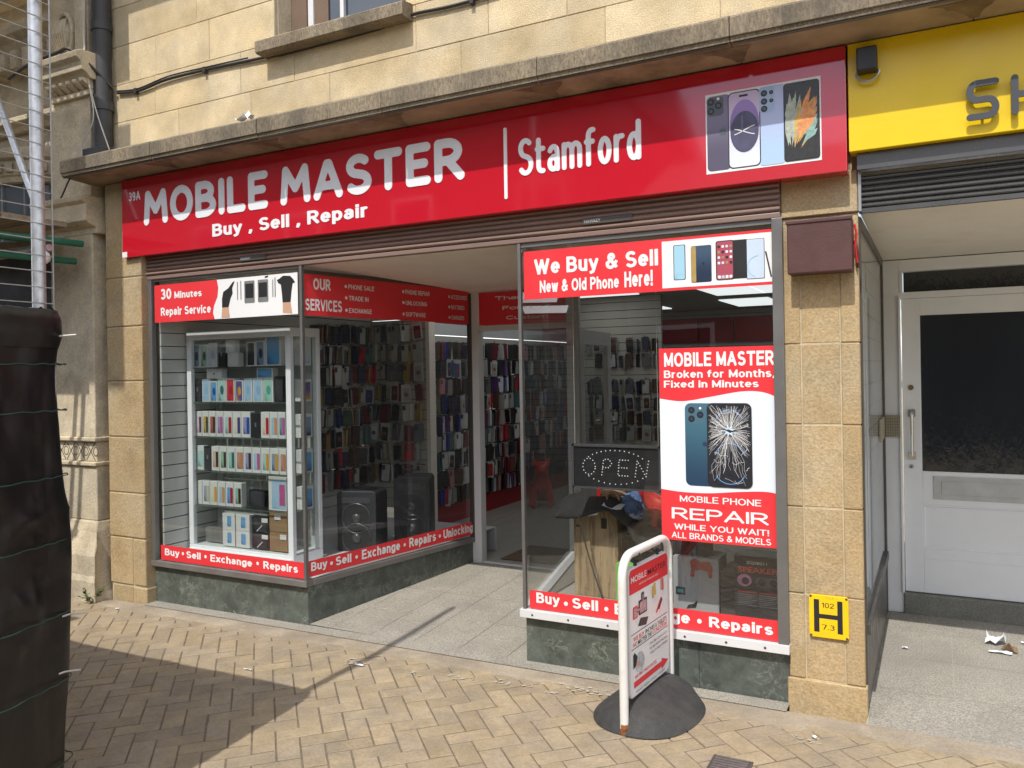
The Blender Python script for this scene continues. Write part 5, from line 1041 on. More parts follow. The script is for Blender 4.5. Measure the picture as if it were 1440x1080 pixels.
def weed(x, y, n_, s, label, seed):
    T_ = thing('weed', label, 'weed', (x, y, gz(x))); rw = random.Random(seed); mb = MB(); ms = MB()
    for k in range(n_):
        a = rw.uniform(0, 6.28); L_ = s*rw.uniform(.5, 1); e = Vector((math.cos(a)*L_*.7, math.sin(a)*L_*.7, L_*rw.uniform(.4, 1))); p = Vector((x, y, gz(x))); ms.tube([p, p+e*.5+Vector((0, 0, .01)), p+e], .0016, 4)
        for t in (.5, .75, 1):
            q = p+e*t; d_ = Vector((rw.uniform(-1, 1), rw.uniform(-1, 1), rw.uniform(-.2, .6))).normalized()*s*.22; sd = d_.cross(UZ).normalized()*s*.09
            mb.f([mb.v(q), mb.v(q+d_*.5+sd), mb.v(q+d_), mb.v(q+d_*.5-sd)])
    ms.build('stem', LEAF, T_); mb.build('leaves', LEAF, T_)
weed(-5.38, 3.70, 14, .13, 'small green weed growing between the left pillar and the carved base', 1)
weed(-5.75, 3.62, 10, .08, 'low yellowish weed at the foot of the carved pilaster', 2)
# ================================================================== THE OPPOSITE SIDE OF THE STREET (seen in reflections)
def opp(name, x0, x1, h, y, label, cols, rows_):
    T_ = thing(name, label, 'building', ((x0+x1)/2, y, 0)); mb = MB(); mb.box(x0, x1, y-6, y, -.1, h); mb.build('wall', OPPST, T_)
    mb = MB(); mb.prof([(y-6.2, h), (y+.2, h), (y-3, h+1.6)], x0-.1, x1+.1); mb.build('roof', SLATE, T_)
    for i in range(cols):
        for j in range(rows_):
            cx_ = x0+(x1-x0)*(i+.5)/cols; z = .8+j*2.8; mb = MB(); mb.box(cx_-.5, cx_+.5, y-.02, y+.03, z, z+1.6, 0); mb.box(cx_-.42, cx_+.42, y+.03, y+.035, z+.08, z+1.52, 1); mb.build('window', [WALU, OPPW], T_)
opp('terraced_building', -34, -5.0, 6.6, -6.0, 'tall stone terrace on the far side of the street', 10, 2)
opp('terraced_building', -4.9, 6, 4.3, -6.0, 'low stone terrace on the far side of the street', 5, 1)

# ================================================================== INSIDE THE SHOP
ORD = 'first second third fourth fifth sixth seventh eighth ninth tenth eleventh twelfth thirteenth fourteenth fifteenth sixteenth seventeenth eighteenth nineteenth twentieth twenty-first twenty-second twenty-third twenty-fourth twenty-fifth'.split()
# -- glass cabinet in the left window
CX0, CX1, CY0, CY1, CZ0, CZ1 = -4.868, -3.862, 4.13, 4.43, .346, 1.97
T = thing('display_cabinet', 'white framed glass cabinet full of boxed phones in the left window', 'cabinet', ((CX0+CX1)/2, 4.28, CZ0))
mb = MB()
for x0, x1 in ((CX0, CX0+.045), (CX1-.045, CX1)):
    for y0, y1 in ((CY0, CY0+.035), (CY1-.035, CY1)): mb.box(x0, x1, y0, y1, CZ0+.07, CZ1-.06)
mb.box(CX0, CX1, CY0, CY1, CZ1-.06, CZ1); mb.box(CX0, CX1, CY0, CY1, CZ0, CZ0+.07); mb.box(CX0+.01, CX1-.01, CY0-.012, CY0, CZ0+.012, CZ0+.05)
mb.build('frame', CABW, T, bevel=.004)
SHZ = [1.71, 1.458, 1.205, .957, .705, .424]
for z in SHZ[:-1]: mb = MB(); mb.box(CX0+.03, CX1-.03, CY0+.02, CY0+.026, z-.008, z-.001, 0); mb.f([mb.v(q) for q in ((CX0+.03, CY0+.026, z-.002), (CX1-.03, CY0+.026, z-.002), (CX1-.03, CY1-.02, z-.002), (CX0+.03, CY1-.02, z-.002))], 1); mb.build('shelf', [mat('shelf_glass_edge', (.10, .13, .12), .2, .05, 4), CGLASS], T)
mb = MB(); mb.box(CX0+.05, CX1-.06, CY1-.012, CY1-.006, CZ0+.07, CZ1-.06); mb.build('back_panel', CABB, T)
mb = flat(MB()); mb.quad(FP(CY0+.01), CX0+.05, CX1-.06, CZ0+.07, CZ1-.06); mb.quad(Pl((CX1-.01, 0, 0), (0, 1, 0), (1, 0, 0)), CY0+.035, CY1-.035, CZ0+.07, CZ1-.06); mb.build('pane', CGLASS, T)
PAL = {'dark blue': ((.02, .04, .10), (.25, .35, .5)), 'green': ((.02, .06, .04), (.35, .55, .4)), 'silver blue': ((.45, .55, .75), (.7, .72, .75)), 'black': ((.02, .02, .025), (.06, .06, .07)), 'white': ((.7, .7, .68), (.76, .76, .74)), 'light blue': ((.30, .50, .72), (.42, .60, .78)), 'blue': ((.02, .10, .35), (.15, .4, .7)), 'red': ((.5, .02, .04), (.6, .06, .08)),
       'amber': ((.7, .35, .05), (.12, .1, .3)), 'teal': ((.05, .16, .17), (.45, .68, .66)), 'pink': ((.55, .12, .3), (.75, .6, .7)), 'gold': ((.05, .05, .04), (.6, .42, .1)), 'rust': ((.05, .03, .03), (.5, .12, .08)), 'pale yellow': ((.55, .6, .3), (.75, .75, .6)), 'violet': ((.08, .06, .25), (.4, .35, .6)), 'orange': ((.75, .32, .08), (.75, .7, .65)), 'copper': ((.55, .25, .15), (.7, .5, .4)), 'turquoise': ((.1, .4, .35), (.4, .65, .55)), 'brown': ((.3, .12, .07), (.55, .32, .22))}
GB = 'boxed goods in the glass cabinet'
def goods(x0, x1, z0, h, body, colr, label, yf=4.18, dep=.05, pic=None, name='phone_box', cat='box', ang=.6, two=None):
    T_ = thing(name, label, cat, ((x0+x1)/2, yf+dep/2, z0), GB); w_ = x1-x0
    if h > .13 and h < .22 and z0 in SHZ: h *= 1.08
    MB().box(x0+.0015, x1-.0015, yf, yf+dep, z0, z0+h).build('carton', {'w': WBOX, 'd': DBOX, 'c': CARD, 'g': mat('grey_card', (.2, .2, .19), .6, .1, 10)}[body], T_, bevel=.002, seg=1)
    p = FP(yf)
    if colr:
        c1, c2 = PAL[colr]; m = printed('print_'+colr.replace(' ', '_'), c1, c2, .5, ang, .3, .5, .3); a, b, c, e = pic or (.13, .87, .05, .95); mb = flat(MB())
        mb.poly(p, rr(x0+w_*a, x0+w_*b, z0+h*c, z0+h*e, min(w_*.12, .008)), .0012, 0)
        if body == 'w' and w_ < .1 and colr not in ('black', 'white') and not pic: mb.disc(p, x0+w_*.55, z0+h*.5, w_*.22, .0018, 1, rv=h*.2)
        if two: mb.poly(p, rr(x0+w_*.62, x0+w_*.92, z0+h*.16, z0+h*.78, .004), .0024, 1)
        mb.build('printed_cover', [m, printed('print_'+(two or colr).replace(' ', '_')+'_b', PAL[two or colr][1], PAL[two or colr][0], .5, 1.2, .3, .4, .35)], T_)
    if body == 'd' and not colr: mb = flat(MB()); mb.quad(p, x0+w_*.42, x0+w_*.58, z0+h*.45, z0+h*.62, .001); mb.build('printed_mark', ALU, T_)
    return T_
def X1(X): return -4.87+(240+X/6-262)/148*1.02
def lab(body, colr, k, shelf, what='phone box'): return f"{ {'w':'white','d':'black','c':'brown','g':'grey'}[body] } {what}"+(f" with {colr} picture" if colr else '')+f", {ORD[k]} from the left on the {shelf} cabinet shelf"
row1 = [(138, 208, 'w', 'dark blue', .158), (209, 277, 'w', 'green', .155), (279, 359, 'w', 'silver blue', .165), (367, 430, 'd', None, .16), (450, 545, 'w', 'white', .10), (612, 688, 'w', 'black', .16), (690, 766, 'w', 'dark blue', .165), (768, 900, 'w', 'blue', .195)]
for k, (a, b, bd, c, h) in enumerate(row1): goods(X1(a), X1(b), SHZ[0], h, bd, c, lab(bd, c, k, 'top'))
goods(X1(434), X1(515), SHZ[0]+.101, .095, 'w', None, 'small plain white box standing on the white picture box on the top shelf')
row2 = [(146, 210, 'd', None, .155), (219, 291, 'w', 'light blue', .155), (293, 357, 'w', 'blue', .14), (359, 431, 'w', 'teal', .158), (433, 509, 'w', 'red', .155), (513, 580, 'w', 'amber', .145), (582, 658, 'w', 'light blue', .155), (660, 744, 'w', 'light blue', .155), (746, 829, 'w', 'turquoise', .155), (838, 908, 'd', 'black', .165)]
for k, (a, b, bd, c, h) in enumerate(row2): goods(X1(a), X1(b), SHZ[1], h, bd, c, lab(bd, c, k, 'second'))
goods(X1(262), X1(400), SHZ[1]+.168, .072, 'w', 'black', 'wide white box with black dots lying on top of the second shelf boxes', pic=(.45, .55, .4, .6)); goods(X1(695), X1(829), SHZ[1]+.168, .069, 'w', 'blue', 'white box with blue picture lying flat on the turquoise phone box', pic=(.08, .92, .08, .92))
cs3 = ['pink', 'gold', 'rust', 'violet', 'teal', 'pale yellow', 'violet', None, 'orange', 'light blue', 'dark blue']; xs3 = [155, 215, 276, 340, 405, 483, 558, 640, 722, 795, 862, 924]; two3 = ['rust', 'gold', 'rust', 'pink', 'red', 'violet', 'blue', None, 'red', 'orange', 'pink']
for k, c in enumerate(cs3): bd = 'w' if c else 'd'; goods(X1(xs3[k]), X1(xs3[k+1]-1 if k != 6 else 636), SHZ[2], .17 if c else .16, bd, c, lab(bd, c, k, 'third'), two=two3[k], pic=(.24, .94, .14, .80) if c else None)
cs4 = ['teal', None, 'copper', 'green', 'turquoise', 'brown', 'violet', 'light blue', 'teal', 'dark blue', 'brown']; xs4 = [160, 228, 294, 363, 431, 502, 575, 645, 718, 792, 866, 926]; two4 = [None, None, 'gold', 'gold', 'teal', 'copper', 'gold', 'pink', 'amber', 'amber', 'copper']
for k, c in enumerate(cs4): bd = 'w' if c else 'd'; goods(X1(xs4[k]), X1(xs4[k+1]-1), SHZ[3], .165, bd, c, lab(bd, c, k, 'fourth'), two=two4[k], pic=(.24, .94, .14, .80) if c else None)
cs5 = ['white', 'violet', 'pale yellow', 'light blue', 'blue', 'green']; xs5 = [160, 208, 275, 345, 413, 485, 552]
for k, c in enumerate(cs5): goods(X1(xs5[k]), X1(xs5[k+1]-1), SHZ[4], .16, 'w', c, lab('w', c, k, 'fifth'), two=[None, 'pale yellow', 'amber', 'orange', 'red', 'rust'][k], pic=(.24, .94, .14, .80))
goods(X1(560), X1(690), SHZ[4], .12, 'd', 'black', 'low black box behind a silver rod on the fifth cabinet shelf', yf=4.24)
goods(X1(776), X1(922), SHZ[4], .235, 'w', 'light blue', 'large white tablet box with a pastel screen on the fifth shelf', two='pink', name='tablet_box', pic=(.2, .96, .06, .9))
goods(X1(190), X1(393), SHZ[5], .105, 'g', None, 'low grey box at the left of the cabinet floor', yf=4.22)
for k, (a, b, z, w_) in enumerate(((396, 505, .424, 'lower left'), (511, 628, .424, 'lower right'), (396, 505, .542, 'upper left'), (511, 628, .542, 'upper right'))): goods(X1(a), X1(b), z, .116, 'w', 'blue', f'white box with a blue gadget, {w_} of the four stacked on the cabinet floor', pic=(.4, .72, .2, .85), name='gadget_box', yf=4.165)
for k, z in enumerate((.424, .540)): T_ = goods(X1(634), X1(774), z, .112, 'd', 'black', f"black keyboard box with a white label, {('lower', 'upper')[k]} one on the cabinet floor", name='keyboard_box'); p = FP(4.178); m2 = flat(MB()); m2.quad(p, X1(720), X1(770), z+.075, z+.105, .003); m2.line(p, [(X1(680), z+.01), (X1(725), z+.055)], .006, .003); m2.build('paper_label', WVIN, T_)
for k, z in enumerate((.424, .558)): T_ = goods(X1(778), X1(926), z, .13, 'c', None, f"brown cardboard box with a white label, {('lower', 'upper')[k]} one on the cabinet floor", name='cardboard_box'); m2 = flat(MB()); o_ = .05 if k == 0 else 0; m2.quad(FP(4.178), X1(825)+o_, X1(875)+o_, z+.085, z+.12, .003); m2.build('paper_label', WVIN, T_)
# boxes turned towards the glass side of the cabinet
for k, (z, c, h) in enumerate(((1.71, 'silver blue', .2), (1.458, 'amber', .155), (1.205, 'dark blue', .165), (.957, 'blue', .165), (.705, 'blue', .16))):
    T_ = thing('phone_box', f"white box with {c} picture facing the glass side of the {('top', 'second', 'third', 'fourth', 'fifth')[k]} shelf", 'box', (-3.91, 4.33, z), GB)
    MB().box(-3.955, -3.90, 4.27, 4.38, z, z+h).build('carton', WBOX, T_, bevel=.002, seg=1); m2 = flat(MB()); sp_ = Pl((-3.90, 0, 0), (0, 1, 0), (1, 0, 0)); m2.poly(sp_, rr(4.283, 4.367, z+.012, z+h-.02, .008), .0012); m2.build('printed_cover', printed('print_'+c.replace(' ', '_')+'_s', PAL[c][0], PAL[c][1], .5, 0, .3, .5, .3), T_)
# -- phone cases on the slatted walls
CC = {'black': (.018, .018, .02), 'navy': (.02, .03, .075), 'dark red': (.16, .015, .025), 'red': (.45, .012, .03), 'grey': (.12, .13, .14), 'white': (.6, .6, .58), 'clear': (.33, .34, .31), 'blue': (.03, .05, .32), 'purple': (.10, .04, .2), 'green': (.05, .09, .06), 'pink': (.5, .22, .24), 'brown': (.10, .055, .04), 'mustard': (.35, .24, .06), 'teal': (.06, .14, .15)}
CM = {}
def casemesh(c, kind=0):
    """a hanging case with its hook: bare, on a printed card, or a clear bumper"""
    if (c, kind) in CM: return CM[(c, kind)]
    mb = MB(); p = FP(0)
    if kind == 1: mb.slab(p, rr(-.050, .050, -.090, .095, .006, 2), -.012, -.006, 4); mb.quad(p, -.046, .046, .074, .090, -.0052, 5)
    if kind == 3: mb.slab(p, rr(-.048, .048, -.088, .090, .006, 2), -.014, .004, 4); mb.poly(p, rr(-.036, .036, -.078, .052, .010, 3), .0048, 0); mb.disc(p, .0, -.012, .022, .0054, 5, n=12)
    else: mb.slab(p, rr(-.044, .044, -.084, .070 if kind == 1 else .084, .013, 3), -.006 if kind == 1 else -.014, .008, 0)
    if kind == 2: mb.poly(p, rr(-.037, .037, -.076, .076, .009, 3), .0086, 4)
    if kind != 3:
        mb.poly(p, rr(-.039, -.008, .022, .066, .007, 3), .0092, 1)
        for q in ((-.030, .055), (-.030, .034), (-.017, .045)): mb.disc(p, q[0], q[1], .0055, .0098, 2, n=8)
    mb.slab(p, rr(-.008, .008, .082, .102, .004, 2), -.001, .001, 3); mb.tube([(0, .03, .096), (0, -.03, .096), (0, -.035, .103)], .0025, 5, 3)
    o = mb.build('phone_case', [mat('case_'+c.replace(' ', '_'), CC[c], .38, .12, 20), mat('case_lens_plate', (.05, .05, .055), .3, .1, 20), BLK, CHROME, mat('case_card', (.50, .50, .47), .4, .1, 20), mat('case_card_print', (.2, .07, .06), .5, .3, 30)], None, loc=(0, 0, 0)); me = o.data; bpy.data.objects.remove(o); CM[(c, kind)] = me; return me
rc = random.Random(77)
def case(c, pos, rz, tilt, label, group):
    o = bpy.data.objects.new('phone_case', casemesh(c, rc.choice((0, 0, 0, 0, 1, 1, 2, 3)))); q_ = rc.uniform(.9, 1.08); o.scale = (q_, q_, q_); COL.objects.link(o); o.location = pos; o.rotation_euler = (0, tilt, rz); tag(o, label, 'phone case', group)
def caserow(wall, zz, us, fpos, rz, group, pool, skip=.08, left='left'):
    for r, z in enumerate(zz):
        n_ = 0
        for k, u in enumerate(us):
            if rc.random() < skip: continue
            c = rc.choice(pool); j = rc.uniform(-.012, .012); case(c, fpos(u+j, z+rc.uniform(-.012, .008)), rz+rc.uniform(-.35, .30)+(rc.choice((-1.1, 1.1)) if rc.random() < .25 else 0), rc.uniform(-.10, .10), f"{c} phone case, {ORD[n_]} from the {left} on the {ORD[r]} row of the {wall}", group); n_ += 1
dark = ['black']*4+['navy']*4+['dark red']*3+['grey', 'white', 'clear', 'green', 'brown', 'brown', 'teal', 'red', 'mustard', 'blue']; mixd = ['black']*5+['black', 'black', 'navy', 'dark red', 'dark red', 'red', 'clear', 'white', 'clear', 'white', 'blue', 'purple', 'pink', 'grey', 'brown', 'brown', 'teal']
zz = [2.03-.19*k for k in range(8)]
caserow('party wall', [z-.02 for z in zz], [5.55+.118*k for k in range(7)], lambda u, z: (-4.842, u, z), R_(90), 'phone cases on the party wall', dark)
caserow('partition', zz[:8], [-4.83+.132*k for k in range(5)], lambda u, z: (u, 6.295, z), 0, 'phone cases on the partition', ['clear', 'clear', 'mustard', 'navy', 'dark red', 'black', 'white', 'red', 'grey'])
caserow('inner wall', [1.86-.178*k for k in range(8)], [6.56+.128*k for k in range(22)], lambda u, z: (-4.20, u, z), R_(90), 'phone cases on the inner wall', mixd, .06)
caserow('back partition', [1.93, 1.75, 1.45, 1.26, 1.08, .9], [-3.55+.2*k for k in range(4)], lambda u, z: (u, 8.95, z), 0, 'phone cases on the back partition', ['grey', 'grey', 'clear', 'brown', 'navy', 'navy', 'black', 'purple'], .05)
# the many more cases packed behind and between the ones counted above
def packed(walls):
    mb = MB(); names = list(CC); mats_ = [MC['case_'+c.replace(' ', '_')] if 'case_'+c.replace(' ', '_') in MC else mat('case_'+c.replace(' ', '_'), CC[c], .38, .12, 20) for c in names]
    rq = random.Random(5); k_ = [len(names), len(names)+1]
    for zz_, us, fpos, rz, pool in walls:
        for z in zz_:
            for u in us:
                if rq.random() < .12: continue
                c0 = names.index(rq.choice(pool))
                for n in range(rq.choice((1, 2, 2, 3))):
                    c = c0 if rq.random() < .55 else names.index(rq.choice(pool))
                    x, y, zc = fpos(u+rq.uniform(-.01, .01)+n*.016, z+rq.uniform(-.02, .006)); a = rz+rq.choice((-1, 1))*rq.uniform(.7, 1.35); tl = rq.uniform(-.12, .12)
                    uu = Vector((math.cos(a), math.sin(a), 0)); nn = Vector((math.sin(a), -math.cos(a), 0)); q = Pl((x, y, zc), uu, nn); w_, h_ = .040*rq.uniform(.9, 1.1), .082*rq.uniform(.85, 1.08)
                    mb.slab(q, [(p_[0]+p_[1]*tl, p_[1]) for p_ in rr(-w_, w_, -h_, h_, .011, 2)], -.005, .005, c)
                    if rq.random() < .5: mb.poly(q, [(p_[0]+p_[1]*tl, p_[1]) for p_ in rr(-w_*.9, -.006, h_*.25, h_*.88, .006, 2)], .0056, k_[0])
    o = mb.build('packed_cases', mats_+[MC['case_lens_plate'], MC['case_card']]); tag(o, 'phone cases packed several deep on the hooks of the shop walls', 'phone cases', None, 'stuff')
packed([([z-.025 for z in zz], [5.49+.118*k for k in range(7)], lambda u, z: (-4.858, u, z), R_(90), dark), (zz, [-4.77+.132*k for k in range(4)], lambda u, z: (u, 6.315, z), 0, ['clear', 'clear', 'mustard', 'navy', 'dark red', 'white', 'brown', 'grey']),
        ([1.855-.178*k for k in range(8)], [6.49+.128*k for k in range(32)], lambda u, z: (-4.225, u, z), R_(90), mixd), ([1.86-.178*k for k in range(9)], [6.55+.064*k for k in range(60)], lambda u, z: (-4.245, u, z), R_(90), mixd),
        ([1.92, 1.74, 1.44, 1.25, 1.07, .89], [-3.65+.2*k for k in range(5)], lambda u, z: (u, 8.965, z), 0, ['grey', 'clear', 'brown', 'navy', 'black'])])
# -- trolley speakers
def trolley(x, y, z, w_, d_, h, rz, label):
    T_ = thing('trolley_speaker', label, 'loudspeaker', (0, 0, 0), 'speakers in the left window'); OFF[T_.name] = Vector((0, 0, 0))
    p = FP(-d_/2); SPK = mat('speaker_plastic', (.03, .032, .036), .45, .1, 10, .05, 40); GRL = mat('speaker_grille', (.018, .018, .02), .6, .2, 60, .3, 200); RNG = mat('speaker_trim', (.055, .057, .065), .3, .1, 10)
    mb = MB(); mb.slab(Pl((0, d_/2, 0), (1, 0, 0), (0, -1, 0)), rr(-w_/2, w_/2, 0, h, .035), 0, d_); mb.build('body', SPK, T_, bevel=.006)
    for cz, r in ((h*.22, w_*.36), (h*.55, w_*.36)):
        mb = MB(); mb.tube([(r*math.cos(R_(a)), -d_/2-.004, cz+r*math.sin(R_(a))) for a in range(0, 361, 15)], .0045, 6); mb.ball((0, -d_/2, cz), (r*.35, .02, r*.35), 12); f = mb.build('woofer', RNG, T_, smooth='auto'); m2 = flat(MB()); m2.disc(p, 0, cz, r*.97, .002, n=24); m2.build('grille', GRL, f)
    mb = MB(); mb.slab(p, rr(-w_*.36, w_*.36, h*.80, h*.90, .01), 0, .006); mb.build('control_panel', RNG, T_)
    mb = MB(); mb.tube([(-w_*.3, 0, h-.01), (-w_*.3, 0, h+.04), (w_*.3, 0, h+.04), (w_*.3, 0, h-.01)], .012, 8); mb.build('handle', SPK, T_, smooth='auto')
    T_.location = (x, y, z); T_.rotation_euler = (0, 0, rz)
trolley(-3.80, 4.80, .346, .30, .26, .44, R_(18), 'nearer dark trolley speaker behind the slanted window')
trolley(-3.62, 5.22, .346, .28, .26, .50, R_(25), 'farther and taller dark trolley speaker nearest the doorway')
# -- right window
T = thing('open_sign', 'black dotted OPEN sign hanging inside the right window', 'sign', (-1.52, 4.05, 1.1))
mb = MB(); mb.box(-1.757, -1.27, 4.05, 4.075, 1.012, 1.238); mb.build('panel', mat('black_sign_board', (.022, .022, .026), .35, .1, 10), T, bevel=.004)
mb = MB(); mb.box(-1.762, -1.265, 4.042, 4.08, 1.232, 1.244); mb.box(-1.762, -1.265, 4.042, 4.08, 1.006, 1.016); mb.box(-1.764, -1.752, 4.042, 4.08, 1.006, 1.244); mb.box(-1.275, -1.263, 4.042, 4.08, 1.006, 1.244); mb.build('edge_frame', mat('sign_edge', (.07, .07, .075), .35, .1, 10), T)
mb = flat(MB()); lp_ = FP(4.049); pts = []
def dots(P, n_):
    L_ = [0]
    for a, b in zip(P, P[1:]): L_.append(L_[-1]+math.dist(a, b))
    for i in range(n_):
        t = L_[-1]*i/(n_-1)
        for k in range(len(P)-1):
            if L_[k] <= t <= L_[k+1]+1e-9: f = (t-L_[k])/(L_[k+1]-L_[k]); pts.append((P[k][0]+(P[k+1][0]-P[k][0])*f, P[k][1]+(P[k+1][1]-P[k][1])*f)); break
cx_, cz_ = -1.515, 1.125
dots(arc(cx_, cz_, .185, .090, 35, 145, 30), 13); dots(arc(cx_, cz_, .185, .090, 215, 325, 30), 11)
dots(arc(-1.665, cz_, .036, .044, 0, 345, 24), 14); dots([(-1.592, 1.082), (-1.58, 1.165), (-1.55, 1.167), (-1.535, 1.145), (-1.55, 1.122), (-1.585, 1.122)], 14); dots([(-1.442, 1.165), (-1.492, 1.165), (-1.50, 1.082), (-1.446, 1.082)], 13); dots([(-1.494, 1.124), (-1.45, 1.124)], 4); dots([(-1.405, 1.08), (-1.392, 1.165), (-1.345, 1.082), (-1.33, 1.165)], 17)
for a, b in pts: mb.disc(lp_, a, b, .0032, .0, n=8)
mb.build('light_dots', LEDW, T)
mb = MB(); mb.tube([(-1.75, 4.06, 1.24), (-1.75, 4.06, 2.31)], .0012, 4); mb.tube([(-1.28, 4.06, 1.24), (-1.28, 4.06, 2.31)], .0012, 4); mb.build('hanging_line', WCABLE, T)
o = MB().tube(smooth([(-1.755, 4.07, 1.09), (-1.765, 4.06, .98), (-1.72, 4.05, .80), (-1.66, 4.03, .62), (-1.60, 4.02, .46), (-1.56, 4.02, .36)], 6), .004, 6).build('power_lead', CABLE, None, 'auto', loc=(-1.755, 4.07, 1.0)); tag(o, 'black lead dropping from the OPEN sign past the cardboard box', 'lead')
T = thing('wood_print_carton', 'tall brown carton with a wood grain print under the black cloth', 'box', (-1.73, 4.42, .346)); mb = MB(); mb.box(-1.87, -1.60, 4.30, 4.55, .346, .875); mb.build('carton', mat('wood_grain_print', (.33, .24, .14), .6, .25, 3, 0, 20, stain=(.14, .09, .05), st_amt=.7, st_scale=5, st_lo=.5, st_hi=.56, stretch=(7, 7, .7)), T, bevel=.003)
mb = flat(MB()); mb.quad(FP(4.30), -1.855, -1.83, .80, .83, .001); mb.quad(FP(4.30), -1.855, -1.83, .74, .75, .001); mb.quad(FP(4.30), -1.70, -1.665, .74, .80, .001); mb.build('printed_mark', BLK, T)
T = thing('side_carton', 'brown carton edge behind the wood print carton', 'box', (-1.45, 4.5, .346)); mb = MB(); mb.box(-1.585, -1.15, 4.36, 4.66, .346, .70); mb.build('carton', CLOTH, T, bevel=.004); T['label'] = 'dark covered carton right of the wood print carton holding the red dog'; T['category'] = 'box'
mb = MB(); nx, ny = 22, 12; g = []
for i in range(nx):
    r = []
    for j in range(ny):
        u, v = i/(nx-1), j/(ny-1); x = -1.945+.895*u; y = 4.20+.5*v
        top = .895 if x < -1.62 else (.895-.17*min(1, (x+1.62)/.15)); z = top+mathutils.noise.noise(Vector((x*6, y*6, 2)))*.018
        if y < 4.285: z -= (4.285-y)*(.9+.5*math.sin(x*9))
        if x < -1.89: z -= (-1.89-x)*.9
        r.append(mb.v((x, y, max(z, .79 if x < -1.5 else .64))))
    g.append(r)
for i in range(nx-1):
    for j in range(ny-1): mb.f([g[i][j], g[i+1][j], g[i+1][j+1], g[i][j+1]])
oc = mb.build('black_cloth', CLOTH, None, True, loc=(-1.5, 4.4, .9)); so_ = oc.modifiers.new('thick', 'SOLIDIFY'); so_.thickness = .035; so_.offset = -1; sb_ = oc.modifiers.new('soft', 'SUBSURF'); sb_.levels = 1; sb_.render_levels = 2
tag(oc, 'black cloth draped over the cartons in the right window', 'cloth')
o = MB(); g = [[o.v((-1.74+.20*i/7, 4.20+.11*j/4, .895+.012*math.sin(i*.8)-(.05*(1-j/4)**2*(1.6 if i < 3 else .4))+.008)) for j in range(5)] for i in range(8)]
for i in range(7):
    for j in range(4): o.f([g[i][j], g[i+1][j], g[i+1][j+1], g[i][j+1]])
tag(o.build('white_leaflet', PAPER, None, True, loc=(-1.65, 4.25, .9)), 'white leaflet curling over the front of the black cloth', 'leaflet')
def heap(x, y, z, rx_, ry_, rz_, m, name, label, cat, seed, f=6):
    mb = MB(); mb.ball((0, 0, 0), 1, 22); q = MB()
    V2 = []
    for v in mb.V:
        n_ = mathutils.noise.noise(Vector(v)*1.7+Vector((seed, 0, 0)))*.45+mathutils.noise.noise(Vector(v)*4.5+Vector((0, seed, 0)))*.2
        p = Vector(v)*(1+n_); V2.append((x+p.x*rx_, y+p.y*ry_, max(z, z+rz_*.75+p.z*rz_)))
    mb.V = V2; return tag(mb.build(name, m, None, 'auto', loc=(x, y, z)), label, cat)
heap(-1.53, 4.33, .80, .075, .06, .085, CAMO, 'camouflage_cloth', 'crumpled blue camouflage cloth below the OPEN sign', 'cloth', 3)
heap(-1.64, 4.36, .895, .075, .05, .045, CAMOG, 'striped_cloth', 'dark green striped cloth bundled beside the blue camouflage', 'cloth', 9)
def skinned(name, J, E, m, label, cat, loc, scale=1., rz=0., group=None, sub=2, extra=None):
    """one continuous figure grown over a jointed skeleton"""
    me = bpy.data.meshes.new(name); me.from_pydata([p for p, r in J], E, []); o = bpy.data.objects.new(name, me); COL.objects.link(o)
    sk_ = o.modifiers.new('s', 'SKIN'); 
    if not me.skin_vertices: me.attributes.new
    bm = bmesh.new(); bm.from_mesh(me); lay = bm.verts.layers.skin.verify(); bm.verts.ensure_lookup_table()
    for v, (p, r) in zip(bm.verts, J): v[lay].radius = (r, r) if not isinstance(r, tuple) else r
    bm.verts[0][lay].use_root = True; bm.to_mesh(me); bm.free()
    sb_ = o.modifiers.new('d', 'SUBSURF'); sb_.levels = sub; sb_.render_levels = sub
    dg = bpy.context.evaluated_depsgraph_get(); m2 = bpy.data.meshes.new_from_object(o.evaluated_get(dg)); bpy.data.objects.remove(o)
    m2.materials.clear(); m2.materials.append(m); m2.polygons.foreach_set('use_smooth', [True]*len(m2.polygons))
    o = bpy.data.objects.new(name, m2); COL.objects.link(o); o.location = loc; o.scale = (scale,)*3; o.rotation_euler = (0, 0, rz); return tag(o, label, cat, group)
# seated bulldog, facing +x: pelvis, chest, neck, head, muzzle, ears, legs
DJ = [((-.16, 0, .17), .15), ((-.02, 0, .30), .15), ((.08, 0, .42), .16), ((.13, 0, .56), .11), ((.17, 0, .68), .14), ((.28, 0, .64), .10), ((.33, 0, .60), .075),
      ((.12, .11, .79), .045), ((.10, .14, .87), .02), ((.12, -.11, .79), .045), ((.10, -.14, .87), .02),
      ((.13, .13, .30), .07), ((.15, .14, .14), .055), ((.17, .14, .03), .05), ((.24, .14, .025), .04), ((.13, -.13, .30), .07), ((.15, -.14, .14), .055), ((.17, -.14, .03), .05), ((.24, -.14, .025), .04),
      ((-.10, .16, .14), .09), ((.0, .19, .05), .05), ((.07, .19, .03), .04), ((-.10, -.16, .14), .09), ((.0, -.19, .05), .05), ((.07, -.19, .03), .04), ((-.31, 0, .16), .03)]
DE = [(0, 1), (1, 2), (2, 3), (3, 4), (4, 5), (5, 6), (4, 7), (7, 8), (4, 9), (9, 10), (2, 11), (11, 12), (12, 13), (13, 14), (2, 15), (15, 16), (16, 17), (17, 18), (0, 19), (19, 20), (20, 21), (0, 22), (22, 23), (23, 24), (0, 25)]
d1 = skinned('dog_statue', DJ, DE, REDRESIN, 'glossy red seated bulldog statue on the shop floor beyond the doorway', 'statue', (-3.86, 8.0, .15), .62, R_(-62), 'red bulldog statues')
